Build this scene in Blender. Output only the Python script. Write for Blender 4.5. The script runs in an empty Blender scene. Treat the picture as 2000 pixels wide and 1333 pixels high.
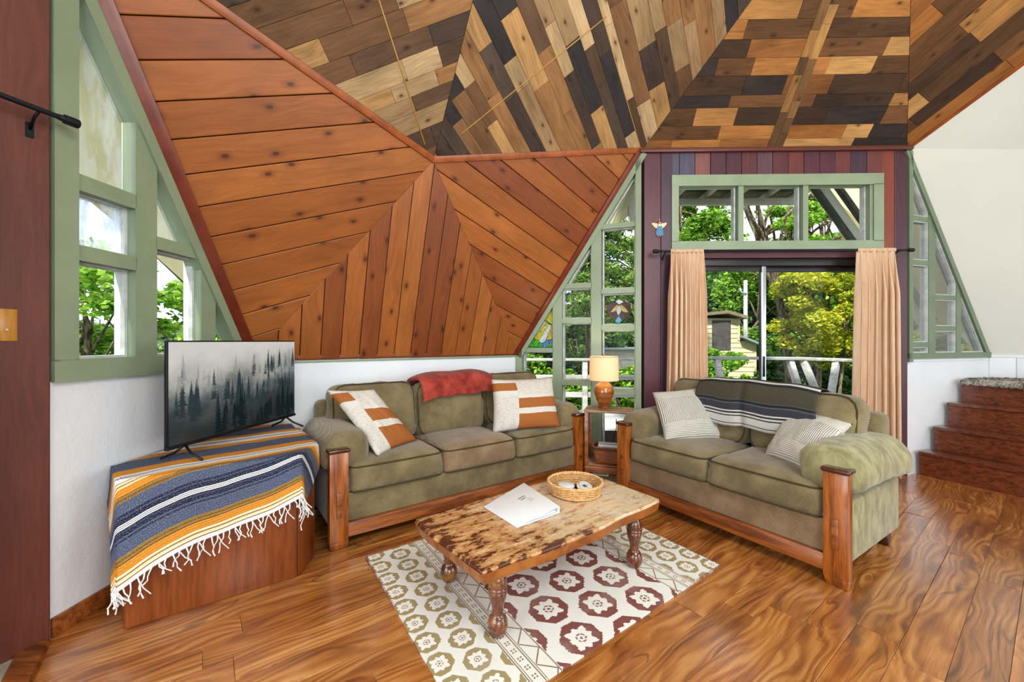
import bpy, bmesh, math, random
import numpy as np
from mathutils import Vector, Matrix, noise as mnoise

random.seed(7)
SC = bpy.context.scene
COL = SC.collection
PI = math.pi

# ---------------------------------------------------------------- camera
EYE = 1.30            # camera height, m
FOC = 800.0           # focal length in pixels of the 2000 px wide frame
cam_data = bpy.data.cameras.new('camera'); cam = bpy.data.objects.new('camera', cam_data); COL.objects.link(cam)
cam.location = (0, 0, EYE); cam.rotation_euler = (math.radians(90), 0, 0)
cam_data.sensor_width = 36.0; cam_data.lens = 36.0 * FOC / 2000.0; cam_data.clip_start = 0.05; cam_data.clip_end = 500
SC.camera = cam

# ---------------------------------------------------------------- view, world, sun, lights
SC.view_settings.view_transform = 'Standard'; SC.view_settings.look = 'None'
SC.view_settings.gamma = 1.0; SC.view_settings.use_curve_mapping = False
SC.view_settings.exposure = 0.05
SC.cycles.max_bounces = 8; SC.cycles.transparent_max_bounces = 16
SC.cycles.diffuse_bounces = 4; SC.cycles.glossy_bounces = 3; SC.cycles.transmission_bounces = 4
SC.cycles.sample_clamp_indirect = 4.0; SC.cycles.caustics_reflective = False; SC.cycles.caustics_refractive = False
SC.cycles.use_denoising = True

w = bpy.data.worlds.new('sky'); SC.world = w; w.use_nodes = True
wn = w.node_tree; wn.nodes.clear()
wo = wn.nodes.new('ShaderNodeOutputWorld'); wb = wn.nodes.new('ShaderNodeBackground')
wt = wn.nodes.new('ShaderNodeTexCoord'); wc = wn.nodes.new('ShaderNodeTexNoise'); wr = wn.nodes.new('ShaderNodeValToRGB')
wc.inputs['Scale'].default_value = 2.2; wc.inputs['Detail'].default_value = 5
wr.color_ramp.elements[0].position = 0.38; wr.color_ramp.elements[0].color = (0.62, 0.78, 1.0, 1)
wr.color_ramp.elements[1].position = 0.58; wr.color_ramp.elements[1].color = (0.95, 0.97, 1.0, 1)
wn.links.new(wt.outputs['Generated'], wc.inputs['Vector']); wn.links.new(wc.outputs['Fac'], wr.inputs['Fac'])
wn.links.new(wr.outputs['Color'], wb.inputs['Color']); wb.inputs['Strength'].default_value = 1.9
wn.links.new(wb.outputs['Background'], wo.inputs['Surface'])

sd = bpy.data.lights.new('sun', 'SUN'); sd.energy = 7.5; sd.angle = math.radians(3); sd.color = (1.0, 0.95, 0.86)
sun = bpy.data.objects.new('sun', sd); COL.objects.link(sun)
sun.rotation_euler = Vector((0.35, 1.0, -1.25)).to_track_quat('-Z', 'Y').to_euler()

DOME_O = Vector((2.42, -1.13, 0.0))
def area_light(name, loc, aim, sx, sy, power, color=(1, 1, 1)):
    d = bpy.data.lights.new(name, 'AREA'); d.shape = 'RECTANGLE'; d.size = sx; d.size_y = sy; d.energy = power; d.color = color
    o = bpy.data.objects.new(name, d); COL.objects.link(o); o.location = loc
    o.rotation_euler = (Vector(aim) - Vector(loc)).to_track_quat('-Z', 'Y').to_euler(); return o
# added fill panels: three standing in for unseen daylight, one overhead, one facing up
area_light('rear_fill', (2.0, -5.6, 1.7), (1.2, 2.5, 1.3), 2.6, 2.6, 175, (0.93, 0.97, 1.0))  # unseen fill panel behind the camera
area_light('left_door_fill', (-2.2, -1.2, 1.5), (1.6, 1.6, 1.4), 2.0, 2.2, 80, (0.95, 0.98, 1.0))  # fill panel added on the left door's side, brightens the white walls
area_light('right_fill', (6.4, -0.6, 1.6), (1.0, 2.0, 1.6), 2.2, 2.4, 75, (0.98, 0.98, 1.0))  # fill panel added out of view on the right
area_light('overhead_fill', (1.8, -1.0, 3.4), (1.2, 1.6, 0.0), 1.6, 1.6, 115, (1.0, 0.98, 0.95))  # no real lamp: overhead fill added to brighten tops and floor
area_light('upward_fill', (1.8, -0.2, 2.2), (1.4, 1.6, 5.0), 1.8, 1.8, 55, (1.0, 0.94, 0.87))  # added fill panel aimed up at the ceiling

# ---------------------------------------------------------------- shader helper: arithmetic on sockets
class S:
    def __init__(s, nt, v): s.nt = nt; s.v = v
    def _put(s, sock, val):
        if isinstance(val, S): val = val.v
        if hasattr(val, 'is_output'): s.nt.links.new(val, sock)
        else: sock.default_value = val
    def m(s, op, *a, clamp=False):
        n = s.nt.nodes.new('ShaderNodeMath'); n.operation = op; n.use_clamp = clamp
        for i, x in enumerate((s,) + a): s._put(n.inputs[i], x)
        return S(s.nt, n.outputs[0])
    def __add__(s, o): return s.m('ADD', o)
    __radd__ = __add__
    def __mul__(s, o): return s.m('MULTIPLY', o)
    __rmul__ = __mul__
    def __sub__(s, o): return s.m('SUBTRACT', o)
    def __rsub__(s, o): return (s * -1.0) + o
    def __truediv__(s, o): return s.m('DIVIDE', o)
    def __neg__(s): return s * -1.0
    def abs(s): return s.m('ABSOLUTE')
    def sqrt(s): return s.m('SQRT')
    def floor(s): return s.m('FLOOR')
    def fract(s): return s.m('FRACT')
    def mod(s, o): return s.m('FLOORED_MODULO', o)
    def sin(s): return s.m('SINE')
    def cos(s): return s.m('COSINE')
    def pow(s, o): return s.m('POWER', o)
    def atan2(s, o): return s.m('ARCTAN2', o)
    def min(s, o): return s.m('MINIMUM', o)
    def max(s, o): return s.m('MAXIMUM', o)
    def gt(s, o): return s.m('GREATER_THAN', o)
    def lt(s, o): return s.m('LESS_THAN', o)
    def step(s, a, b):      # smooth 0..1 between a and b
        n = s.nt.nodes.new('ShaderNodeMapRange'); n.interpolation_type = 'SMOOTHSTEP'; n.clamp = True
        s._put(n.inputs['Value'], s); n.inputs['From Min'].default_value = a; n.inputs['From Max'].default_value = b
        return S(s.nt, n.outputs['Result'])
    def band(s, c, h): return (s - c).abs().lt(h)

class Mat:
    """small builder round a Principled material"""
    def __init__(s, name, rough=0.6, spec=0.5, metal=0.0, color=None):
        s.m = bpy.data.materials.new(name); s.m.use_nodes = True; s.nt = s.m.node_tree
        s.b = s.nt.nodes['Principled BSDF']; s.out = s.nt.nodes['Material Output']
        s.b.inputs['Roughness'].default_value = rough; s.b.inputs['Specular IOR Level'].default_value = spec
        s.b.inputs['Metallic'].default_value = metal
        if color is not None: s.b.inputs['Base Color'].default_value = (*color, 1)
        s._tc = None
    def n(s, t): return s.nt.nodes.new('ShaderNode' + t)
    def l(s, a, b): s.nt.links.new(a.v if isinstance(a, S) else a, b)
    def coord(s, kind='Object'):
        if s._tc is None: s._tc = s.n('TexCoord')
        return s._tc.outputs[kind]
    def sep(s, vec):
        q = s.n('SeparateXYZ'); s.l(vec, q.inputs[0]); return [S(s.nt, q.outputs[i]) for i in range(3)]
    def comb(s, x, y, z=0.0):
        q = s.n('CombineXYZ')
        for i, k in enumerate((x, y, z)): S(s.nt, None)._put(q.inputs[i], k)
        return q.outputs[0]
    def scale(s, vec, sc, loc=(0, 0, 0)):
        q = s.n('Mapping'); s.l(vec, q.inputs['Vector']); q.inputs['Scale'].default_value = sc; q.inputs['Location'].default_value = loc
        return q.outputs[0]
    def noise(s, vec, scale=5, detail=3, rough=0.55, dist=0.0):
        q = s.n('TexNoise'); s.l(vec, q.inputs['Vector']); q.inputs['Scale'].default_value = scale
        q.inputs['Detail'].default_value = detail; q.inputs['Roughness'].default_value = rough; q.inputs['Distortion'].default_value = dist
        return S(s.nt, q.outputs['Fac'])
    def voro(s, vec, scale=5, feature='F1', out='Distance', rand=1.0, dim='3D'):
        q = s.n('TexVoronoi'); q.voronoi_dimensions = dim; q.feature = feature; s.l(vec, q.inputs['Vector']); q.inputs['Scale'].default_value = scale
        q.inputs['Randomness'].default_value = rand; return S(s.nt, q.outputs[out])
    def ramp(s, fac, stops, const=False):
        q = s.n('ValToRGB'); s.l(fac, q.inputs[0]); r = q.color_ramp
        if const: r.interpolation = 'CONSTANT'
        while len(r.elements) < len(stops): r.elements.new(0.5)
        for e, (p, c) in zip(r.elements, stops): e.position = p; e.color = (*c, 1) if len(c) == 3 else c
        return q.outputs[0]
    def mix(s, fac, a, b, mode='MIX'):
        q = s.n('Mix'); q.data_type = 'RGBA'; q.blend_type = mode
        for k, x in ((q.inputs[0], fac), (q.inputs[6], a), (q.inputs[7], b)):
            if isinstance(x, (S,)): x = x.v
            if hasattr(x, 'is_output'): s.nt.links.new(x, k)
            elif isinstance(x, (tuple, list)): k.default_value = (*x, 1) if len(x) == 3 else x
            else: k.default_value = x
        return q.outputs[2]
    def base(s, c): s.l(c, s.b.inputs['Base Color']); return s
    def bump(s, h, strength=0.3, dist=0.01):
        q = s.n('Bump'); s.l(h, q.inputs['Height']); q.inputs['Strength'].default_value = strength; q.inputs['Distance'].default_value = dist
        s.l(q.outputs[0], s.b.inputs['Normal']); return s
    def info(s, out='Color'):
        q = s.n('ObjectInfo'); return q.outputs[out]

def lin(r, g, b):       # sRGB 0..255 to linear
    f = lambda c: (c / 255 / 12.92) if c / 255 <= 0.04045 else ((c / 255 + 0.055) / 1.055) ** 2.4
    return (f(r), f(g), f(b))

# ---------------------------------------------------------------- object helpers
def link(name, me, mat=None, parent=None, kind=None, color=None):
    o = bpy.data.objects.new(name, me); COL.objects.link(o)
    if mat is not None and not me.materials: me.materials.append(mat)
    if parent is not None: o.parent = parent
    if kind: o['kind'] = kind
    if color: o.color = (*color, 1)
    return o
def thing(name, label, cat, loc=(0, 0, 0), rz=0.0, group=None):
    o = bpy.data.objects.new(name, None); COL.objects.link(o); o.location = loc; o.rotation_euler = (0, 0, rz)
    o.empty_display_size = 0.1; tag(o, label, cat, group); return o
def tag(o, label, cat, group=None):
    o['label'] = label; o['category'] = cat
    if group: o['group'] = group
    return o
def mesh(name, verts, faces, smooth=False, uvs=None):
    me = bpy.data.meshes.new(name); me.from_pydata([tuple(v) for v in verts], [], faces); me.update()
    if smooth: me.polygons.foreach_set('use_smooth', [True] * len(me.polygons))
    if uvs is not None:
        ul = me.uv_layers.new(name='UVMap')
        data = np.array([uvs[l.vertex_index] for l in me.loops], dtype=np.float32).ravel(); ul.data.foreach_set('uv', data)
    return me
class MB:
    """collects pieces that belong to ONE part"""
    def __init__(s): s.v = []; s.f = []
    def add(s, vs, fs):
        b = len(s.v); s.v += [tuple(v) for v in vs]; s.f += [tuple(i + b for i in f) for f in fs]; return s
    def hexa(s, p):   # 8 points: bottom 4 (ccw), top 4
        return s.add(p, [(0, 3, 2, 1), (4, 5, 6, 7), (0, 1, 5, 4), (1, 2, 6, 5), (2, 3, 7, 6), (3, 0, 4, 7)])
    def box(s, x0, x1, y0, y1, z0, z1):
        return s.hexa([(x0, y0, z0), (x1, y0, z0), (x1, y1, z0), (x0, y1, z0), (x0, y0, z1), (x1, y0, z1), (x1, y1, z1), (x0, y1, z1)])
    def tube(s, pts, rad, n=8, cap=True):
        pts = [Vector(p) for p in pts]; rs = rad if isinstance(rad, (list, tuple)) else [rad] * len(pts)
        rings = []; up = Vector((0, 0, 1)); prev = None
        for i, p in enumerate(pts):
            d = (pts[min(i + 1, len(pts) - 1)] - pts[max(i - 1, 0)])
            d = d.normalized() if d.length > 1e-9 else Vector((0, 0, 1))
            a = prev if prev is not None else (up.cross(d) if abs(d.z) < 0.95 else Vector((1, 0, 0)))
            a = (a - d * a.dot(d)).normalized(); prev = a; b = d.cross(a)
            rings.append([p + (a * math.cos(2 * PI * k / n) + b * math.sin(2 * PI * k / n)) * rs[i] for k in range(n)])
        vs = [v for r in rings for v in r]; fs = []
        for i in range(len(rings) - 1):
            for k in range(n): fs.append((i * n + k, i * n + (k + 1) % n, (i + 1) * n + (k + 1) % n, (i + 1) * n + k))
        if cap: fs.append(tuple(range(n - 1, -1, -1))); fs.append(tuple(len(vs) - n + k for k in range(n)))
        return s.add(vs, fs)
    def lathe(s, prof, c=(0, 0, 0), n=24):
        vs = []; fs = []
        for r, z in prof:
            for k in range(n): vs.append((c[0] + r * math.cos(2 * PI * k / n), c[1] + r * math.sin(2 * PI * k / n), c[2] + z))
        for i in range(len(prof) - 1):
            for k in range(n): fs.append((i * n + k, i * n + (k + 1) % n, (i + 1) * n + (k + 1) % n, (i + 1) * n + k))
        fs.append(tuple(range(n - 1, -1, -1))); fs.append(tuple((len(prof) - 1) * n + k for k in range(n)))
        return s.add(vs, fs)
    def make(s, name, mat, parent=None, smooth=False, kind=None, color=None, bevel=0.0, seg=2, loc=None, rot=None):
        me = mesh(name, s.v, s.f)
        if bevel > 0:
            bm = bmesh.new(); bm.from_mesh(me)
            es = [e for e in bm.edges if len(e.link_faces) == 2 and e.calc_face_angle(0) > 0.6]
            bmesh.ops.bevel(bm, geom=es, offset=bevel, segments=seg, affect='EDGES', profile=0.5, clamp_overlap=True)
            bm.to_mesh(me); bm.free()
        bm = bmesh.new(); bm.from_mesh(me); bmesh.ops.recalc_face_normals(bm, faces=bm.faces); bm.to_mesh(me); bm.free()
        if smooth or bevel > 0:
            me.polygons.foreach_set('use_smooth', [True] * len(me.polygons))
            if not smooth or smooth == 'auto': me.set_sharp_from_angle(angle=math.radians(40))
        o = link(name, me, mat, parent, kind, color)
        if loc: o.location = loc
        if rot: o.rotation_euler = rot
        return o
def boxo(name, mat, parent, x0, x1, y0, y1, z0, z1, bevel=0.004, **k):
    return MB().box(x0, x1, y0, y1, z0, z1).make(name, mat, parent, bevel=bevel, **k)

# ---------------------------------------------------------------- geometry of the place (a 15-sided geodesic dome)
def P3(x, y, z): return Vector((x, y, z))
R = P3(1.27, 4.03, 3.17); R2 = P3(3.82, 3.97, 3.17)            # top corners of the door wall
Lc = P3(-2.02, 1.79, 3.26)                                       # top corner of the next door wall
Pp = P3(-.643, 3.316, 2.76); A = P3(-1.977, 3.084, 1.15); B = P3(.055, 4.476, 1.15)
B2 = P3(5.055, 4.354, 1.15); A2 = P3(7.02, 2.86, 1.15); P2 = P3(5.70, 3.16, 2.76)
Sv = P3(.098, 2.233, 4.42); Q = P3(2.51, 2.548, 4.83); S2 = P3(4.90, 2.116, 4.42)
def rot72(p, k):
    a = math.radians(72 * k); d = p - DOME_O; c, s_ = math.cos(a), math.sin(a)
    return Vector((DOME_O.x + d.x * c - d.y * s_, DOME_O.y + d.x * s_ + d.y * c, p.z))
def hit_floor(x, y, z=0.0):        # point at height z seen at this place of the photograph
    t = (z - EYE) / ((666.5 - y) / FOC); return Vector(((x - 1000) / FOC * t, t, z))
class Wall:
    """a vertical wall plane: s runs along it, z up, d outward"""
    def __init__(s, a, b, out):
        s.o = Vector((a.x, a.y, 0)); t = Vector((b.x - a.x, b.y - a.y, 0)); s.len = t.length; s.t = t.normalized()
        n = Vector((s.t.y, -s.t.x, 0)); s.n = n if n.dot(Vector(out)) > 0 else -n
    def p(s, u, z, d=0.0): return s.o + s.t * u + s.n * d + Vector((0, 0, z))
    def sz(s, x, y):       # where the sight line through the photograph's (x, y) meets the wall
        d = Vector(((x - 1000) / FOC, 1, (666.5 - y) / FOC)); e = Vector((0, 0, EYE))
        q = e + d * ((s.o - e).dot(s.n) / d.dot(s.n)); return ((q - s.o).dot(s.t), q.z)
    def box(s, mb, u0, u1, z0, z1, d0, d1):
        return mb.hexa([s.p(u0, z0, d0), s.p(u1, z0, d0), s.p(u1, z0, d1), s.p(u0, z0, d1), s.p(u0, z1, d0), s.p(u1, z1, d0), s.p(u1, z1, d1), s.p(u0, z1, d1)])
    def poly(s, mb, pts, d0, d1):
        n = len(pts); vs = [s.p(u, z, d0) for u, z in pts] + [s.p(u, z, d1) for u, z in pts]
        return mb.add(vs, [tuple(range(n)), tuple(range(2 * n - 1, n - 1, -1))] + [(i, (i + 1) % n, n + (i + 1) % n, n + i) for i in range(n)])
    def bar(s, mb, p0, p1, wd, d0, d1, side=0):   # side 0: centred, +1/-1: to one side of the line
        (a, b), (c, e) = p0, p1; dx, dz = c - a, e - b; L = math.hypot(dx, dz); nx, nz = -dz / L, dx / L
        k0, k1 = (-.5, .5) if side == 0 else ((0, 1) if side > 0 else (-1, 0))
        q = [(a + nx * wd * k0, b + nz * wd * k0), (c + nx * wd * k0, e + nz * wd * k0), (c + nx * wd * k1, e + nz * wd * k1), (a + nx * wd * k1, b + nz * wd * k1)]
        return s.poly(mb, q, d0, d1)

# convex polygon helpers in 2-D
def clip(poly, nx, ny, c):     # keep nx*x + ny*y <= c
    out = []
    for i in range(len(poly)):
        a, b = poly[i], poly[(i + 1) % len(poly)]; da = nx * a[0] + ny * a[1] - c; db = nx * b[0] + ny * b[1] - c
        if da <= 0: out.append(a)
        if (da < 0 < db) or (db < 0 < da):
            t = da / (da - db); out.append((a[0] + (b[0] - a[0]) * t, a[1] + (b[1] - a[1]) * t))
    return out
def parea(p): return 0.5 * sum(p[i][0] * p[(i + 1) % len(p)][1] - p[(i + 1) % len(p)][0] * p[i][1] for i in range(len(p)))
def inset(poly, d):
    n = len(poly); res = []
    for i in range(n):
        p0, p1, p2 = poly[i - 1], poly[i], poly[(i + 1) % n]
        e1 = (p1[0] - p0[0], p1[1] - p0[1]); e2 = (p2[0] - p1[0], p2[1] - p1[1]); l1 = math.hypot(*e1); l2 = math.hypot(*e2)
        if l1 < 1e-5 or l2 < 1e-5: return None
        n1 = (-e1[1] / l1, e1[0] / l1); n2 = (-e2[1] / l2, e2[0] / l2); den = 1 + n1[0] * n2[0] + n1[1] * n2[1]
        if den < 0.15: return None
        res.append((p1[0] + d * (n1[0] + n2[0]) / den, p1[1] + d * (n1[1] + n2[1]) / den))
    return res
def planks(parent, poly3, direction, widths, thick, mat, palette, gap=0.004, cham=0.004, lengths=None, toward=None, name='plank', offs=0.0, holes=None, minw=0.0, inv=None):
    """fills a flat convex polygon with separate boards; every board is an object of its own"""
    poly3 = [Vector(p) for p in poly3]; n = (poly3[1] - poly3[0]).cross(poly3[2] - poly3[0]).normalized()
    if (Vector(toward) - poly3[0]).dot(n) < 0: n = -n
    e1 = Vector(direction); e1 = (e1 - n * e1.dot(n)).normalized(); e2 = n.cross(e1); o = poly3[0]
    poly = [((p - o).dot(e1), (p - o).dot(e2)) for p in poly3]
    if parea(poly) < 0: poly.reverse()
    lo = min(p[1] for p in poly); hi = max(p[1] for p in poly); y = lo + offs; k = 0; out = []
    while y < hi:
        wd = widths if not isinstance(widths, (list, tuple)) else random.choice(widths)
        strip = clip(clip(poly, 0, 1, y + wd - gap / 2), 0, -1, -(y + gap / 2))
        if len(strip) >= 3 and parea(strip) > 2e-4:
            x0 = min(p[0] for p in strip); x1 = max(p[0] for p in strip); cuts = [x0]
            if lengths:
                c = x0 - random.random() * lengths[0]
                while True:
                    c += random.uniform(*lengths)
                    if c > x1 - 0.04: break
                    if c > x0 + 0.06: cuts.append(c)
            cuts.append(x1)
            for i in range(len(cuts) - 1):
                g0 = gap / 2 if i > 0 else 0; g1 = gap / 2 if i < len(cuts) - 2 else 0
                pc = clip(clip(strip, 1, 0, cuts[i + 1] - g1), -1, 0, -(cuts[i] + g0))
                pc = [p for j, p in enumerate(pc) if math.hypot(p[0] - pc[j - 1][0], p[1] - pc[j - 1][1]) > 1e-3]
                if len(pc) < 3 or parea(pc) < 2e-4: continue
                top = inset(pc, cham) or pc
                if parea(top) <= 0 or abs(parea(top)) > parea(pc): top = pc
                m = len(pc); th = thick * random.uniform(0.85, 1.1)
                mid = o + e1 * sum(p[0] for p in pc) / m + e2 * sum(p[1] for p in pc) / m
                def W(p, h): return o + e1 * p[0] + e2 * p[1] + n * h - mid
                vs = [W(p, 0) for p in pc] + [W(p, th - cham * .6) for p in pc] + [W(p, th) for p in top]
                fs = [tuple(range(m - 1, -1, -1)), tuple(2 * m + j for j in range(m))]
                for a_ in (0, m):
                    fs += [(a_ + j, a_ + (j + 1) % m, a_ + m + (j + 1) % m, a_ + m + j) for j in range(m)]
                ru, rv = random.random() * 40, random.random() * 40
                uv = [(p[0] + ru, p[1] + rv) for p in pc] * 2 + [(p[0] + ru, p[1] + rv) for p in top]
                ob = link(name, mesh(name, vs, fs, uvs=uv), mat, parent, color=random.choice(palette)); ob.location = mid if inv is None else inv @ mid
                out.append(ob); k += 1
        y += wd
    return out
def facet(name, pts, back, mat, toward, kind='structure', thick=0.06):
    """a flat slab of the shell: outline pts, pushed outward by back and thick"""
    pts = [Vector(p) for p in pts]; n = (pts[1] - pts[0]).cross(pts[2] - pts[0]).normalized()
    if (Vector(toward) - pts[0]).dot(n) > 0: n = -n      # n points away from the room
    m = len(pts); vs = [p + n * back for p in pts] + [p + n * (back + thick) for p in pts]
    fs = [tuple(range(m)), tuple(range(2 * m - 1, m - 1, -1))] + [(j, (j + 1) % m, m + (j + 1) % m, m + j) for j in range(m)]
    me = mesh(name, vs, fs); bm = bmesh.new(); bm.from_mesh(me); bmesh.ops.recalc_face_normals(bm, faces=bm.faces); bm.to_mesh(me); bm.free()
    return link(name, me, mat, None, kind)

# ---------------------------------------------------------------- materials
def wood_uv(name, rough=0.45, spec=0.5, grain=(1.3, 22), knots=1.0, contrast=0.45, coat=0.0, smudge=0.25, kscale=(1.6, 5.0), kcol=(0.06, 0.02, 0.01)):
    """board wood: the board's own colour (object colour) with grain along u, knots and slow patches"""
    m = Mat(name, rough, spec); uv = m.coord('UV'); c = m.info('Color')
    u, v, _ = m.sep(uv)
    wob = m.noise(m.scale(uv, (1.5, 4, 1)), 1.0, 2)
    g = m.noise(m.comb(u * grain[0], v * grain[1] + wob * 5.0), 2.0, 5, 0.6)
    f = m.noise(m.scale(uv, (5, 130, 1)), 1.0, 2)
    p = m.noise(m.scale(uv, (1.2, 2.6, 1), (9, 3, 0)), 1.6, 3)
    val = (g - 0.5) * (contrast * 2) + (f - 0.5) * (contrast * .7) + (p - 0.5) * (smudge * 2) + 1.0
    cc = m.mix(1.0, c, m.comb(val, val, val), 'MULTIPLY')
    if knots > 0:
        vec = m.scale(uv, (*kscale, 1)); d = m.voro(vec, 1.0, dim='2D')
        wq = m.n('TexWhiteNoise')
        vq = m.n('TexVoronoi'); vq.voronoi_dimensions = '2D'; m.l(vec, vq.inputs['Vector']); vq.inputs['Scale'].default_value = 1.0
        m.l(vq.outputs['Color'], wq.inputs['Vector']); keep = S(m.nt, wq.outputs['Value']).lt(0.5 * knots)
        k = (1.0 - d.step(0.04, 0.10)) * keep * 0.8; halo = (1.0 - d.step(0.07, 0.24)) * keep * 0.5
        cc = m.mix(halo, cc, m.mix(1.0, cc, (0.42, 0.34, 0.3), 'MULTIPLY')); cc = m.mix(k, cc, kcol)
    m.base(cc); m.bump(g * .6 + f * .4, 0.12, 0.004)
    m.b.inputs['Coat Weight'].default_value = coat; m.b.inputs['Coat Roughness'].default_value = 0.25
    return m.m
def wood_obj(name, col, dark, rough=0.3, axis='x', scale=1.0, coat=0.3, blotch=0.0, bcol=(0.02, .008, .004)):
    """furniture wood in object space, grain along the named axis"""
    m = Mat(name, rough, 0.5); o = m.coord('Object'); st = {'x': (2, 22, 22), 'y': (22, 2, 22), 'z': (22, 22, 2)}[axis]
    ri = S(m.nt, m.info('Random')); off = m.n('VectorMath'); off.operation = 'ADD'; m.l(m.scale(o, tuple(s_ * scale for s_ in st)), off.inputs[0]); m.l(m.comb(ri * 9, ri * 5, ri * 7), off.inputs[1])
    g = m.noise(off.outputs[0], 1.2, 4, 0.65, 0.6); g2 = m.noise(off.outputs[0], 5, 2)
    c = m.mix(((g * .75 + g2 * .25)).step(0.34, 0.66), dark, col)
    if blotch: c = m.mix(m.noise(o, 9, 3).step(0.56, 0.7) * blotch, c, bcol)
    m.base(c); m.bump(g, 0.1, 0.003); m.b.inputs['Coat Weight'].default_value = coat; m.b.inputs['Coat Roughness'].default_value = 0.12
    return m.m
def plain(name, col, rough=0.5, spec=0.5, metal=0.0, bump=0.0, bscale=120, var=0.0, vscale=6):
    m = Mat(name, rough, spec, metal, col)
    if var:
        k = m.noise(m.coord('Object'), vscale, 3); m.base(m.mix(k.step(0.3, 0.7), tuple(c * (1 - var) for c in col), tuple(min(1, c * (1 + var)) for c in col)))
    if bump: m.bump(m.noise(m.coord('Object'), bscale, 3), bump, 0.004)
    return m.m
def glass_mat(name, dirty=0.0):
    m = Mat(name); tr = m.n('BsdfTransparent'); gl = m.n('BsdfGlossy'); gl.inputs['Roughness'].default_value = 0.03; mx = m.n('MixShader')
    tr.inputs['Color'].default_value = (0.97, 0.985, 0.98, 1); lw = m.n('LayerWeight'); lw.inputs['Blend'].default_value = 0.12
    m.l(S(m.nt, lw.outputs['Fresnel']) * 0.55, mx.inputs[0]); m.l(tr.outputs[0], mx.inputs[1]); m.l(gl.outputs[0], mx.inputs[2]); out = mx.outputs[0]
    if dirty:
        df = m.n('BsdfTranslucent'); df.inputs['Color'].default_value = (0.85, 0.9, 0.97, 1); m2 = m.n('MixShader'); o = m.coord('Object')
        k = m.noise(m.scale(o, (5, 5, 1.6)), 2.2, 5, 0.7).step(0.36, 0.66) * dirty
        m.l(k, m2.inputs[0]); m.l(out, m2.inputs[1]); m.l(df.outputs[0], m2.inputs[2]); out = m2.outputs[0]
    m.l(out, m.out.inputs['Surface']); return m.m
def stained(name, col, tex=0.4):
    m = Mat(name); tr = m.n('BsdfTransparent'); tl = m.n('BsdfTranslucent'); gl = m.n('BsdfGlossy'); gl.inputs['Roughness'].default_value = 0.1
    k = m.noise(m.coord('Object'), 60, 3).step(0.3, 0.7); c = m.mix(k, tuple(x * (1 - tex) for x in col), tuple(min(1, x * (1 + tex)) for x in col))
    m.l(c, tr.inputs[0]); m.l(c, tl.inputs[0]); a = m.n('MixShader'); a.inputs[0].default_value = 0.35; m.l(tr.outputs[0], a.inputs[1]); m.l(tl.outputs[0], a.inputs[2])
    df = m.n('BsdfDiffuse'); m.l(c, df.inputs[0]); b = m.n('MixShader'); b.inputs[0].default_value = 0.5; m.l(a.outputs[0], b.inputs[1]); m.l(df.outputs[0], b.inputs[2])
    e = m.n('MixShader'); e.inputs[0].default_value = 0.015; m.l(b.outputs[0], e.inputs[1]); m.l(gl.outputs[0], e.inputs[2]); m.l(e.outputs[0], m.out.inputs['Surface']); return m.m

M = {}
M['cedar'] = wood_uv('cedar_boards', 0.42, 0.35, (1.2, 20), 0.95, 0.42, 0.05, 0.40, (3.4, 6.2), (0.045, 0.012, 0.005))
M['reclaimed'] = wood_uv('reclaimed_boards', 0.75, 0.25, (2.0, 26), 0.6, 0.6, 0.0, 0.7, (5, 9), (0.03, 0.018, 0.01))
M['plum'] = wood_uv('dark_red_boards', 0.42, 0.45, (1.2, 26), 0.0, 0.5, 0.0, 0.3)
M['cedar_trim'] = plain('cedar_trim', lin(150, 78, 34), 0.4, 0.4, var=0.25, vscale=9)
M['groove'] = plain('groove_dark', (0.012, 0.006, 0.004), 0.9, 0.1)
M['stucco'] = (lambda m: (m.base(m.mix(m.noise(m.coord('Object'), 1.5, 2).step(.3, .7), lin(226, 232, 238), lin(236, 240, 244))), m.bump(m.noise(m.coord('Object'), 38, 4, .6), 0.35, 0.01), m.m)[2])(Mat('white_stucco', 0.8, 0.2))
M['cream'] = (lambda m: (m.base(m.mix(m.noise(m.coord('Object'), 1.2, 2).step(.3, .7), lin(222, 224, 214), lin(230, 230, 220))), m.bump(m.noise(m.coord('Object'), 60, 3, .6), 0.15, 0.006), m.m)[2])(Mat('cream_paint', 0.75, 0.2))
M['sage'] = plain('sage_green_paint', lin(140, 156, 128), 0.38, 0.5, bump=0.05, var=0.08, vscale=3)
M['sage_dark'] = plain('dark_sage_paint', lin(112, 130, 104), 0.38, 0.5, bump=0.05, var=0.08)
M['grey_sash'] = plain('weathered_white_sash', lin(196, 200, 198), 0.6, 0.3, bump=0.2, bscale=40, var=0.15, vscale=14)
M['glass'] = glass_mat('window_glass'); M['glass_dirty'] = glass_mat('hazed_glass', 0.75); M['glass_dull'] = glass_mat('weather_stained_glass', 0.22)
M['black_metal'] = plain('black_metal', (0.012, 0.014, 0.018), 0.35, 0.5, 0.6)
M['bronze'] = plain('dark_bronze_frame', (0.022, 0.02, 0.02), 0.4, 0.5, 0.5)
M['steel'] = plain('brushed_aluminium', (0.62, 0.65, 0.68), 0.32, 0.5, 0.9)
M['white_gloss'] = plain('white_ceramic', (0.78, 0.8, 0.8), 0.2)

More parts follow.
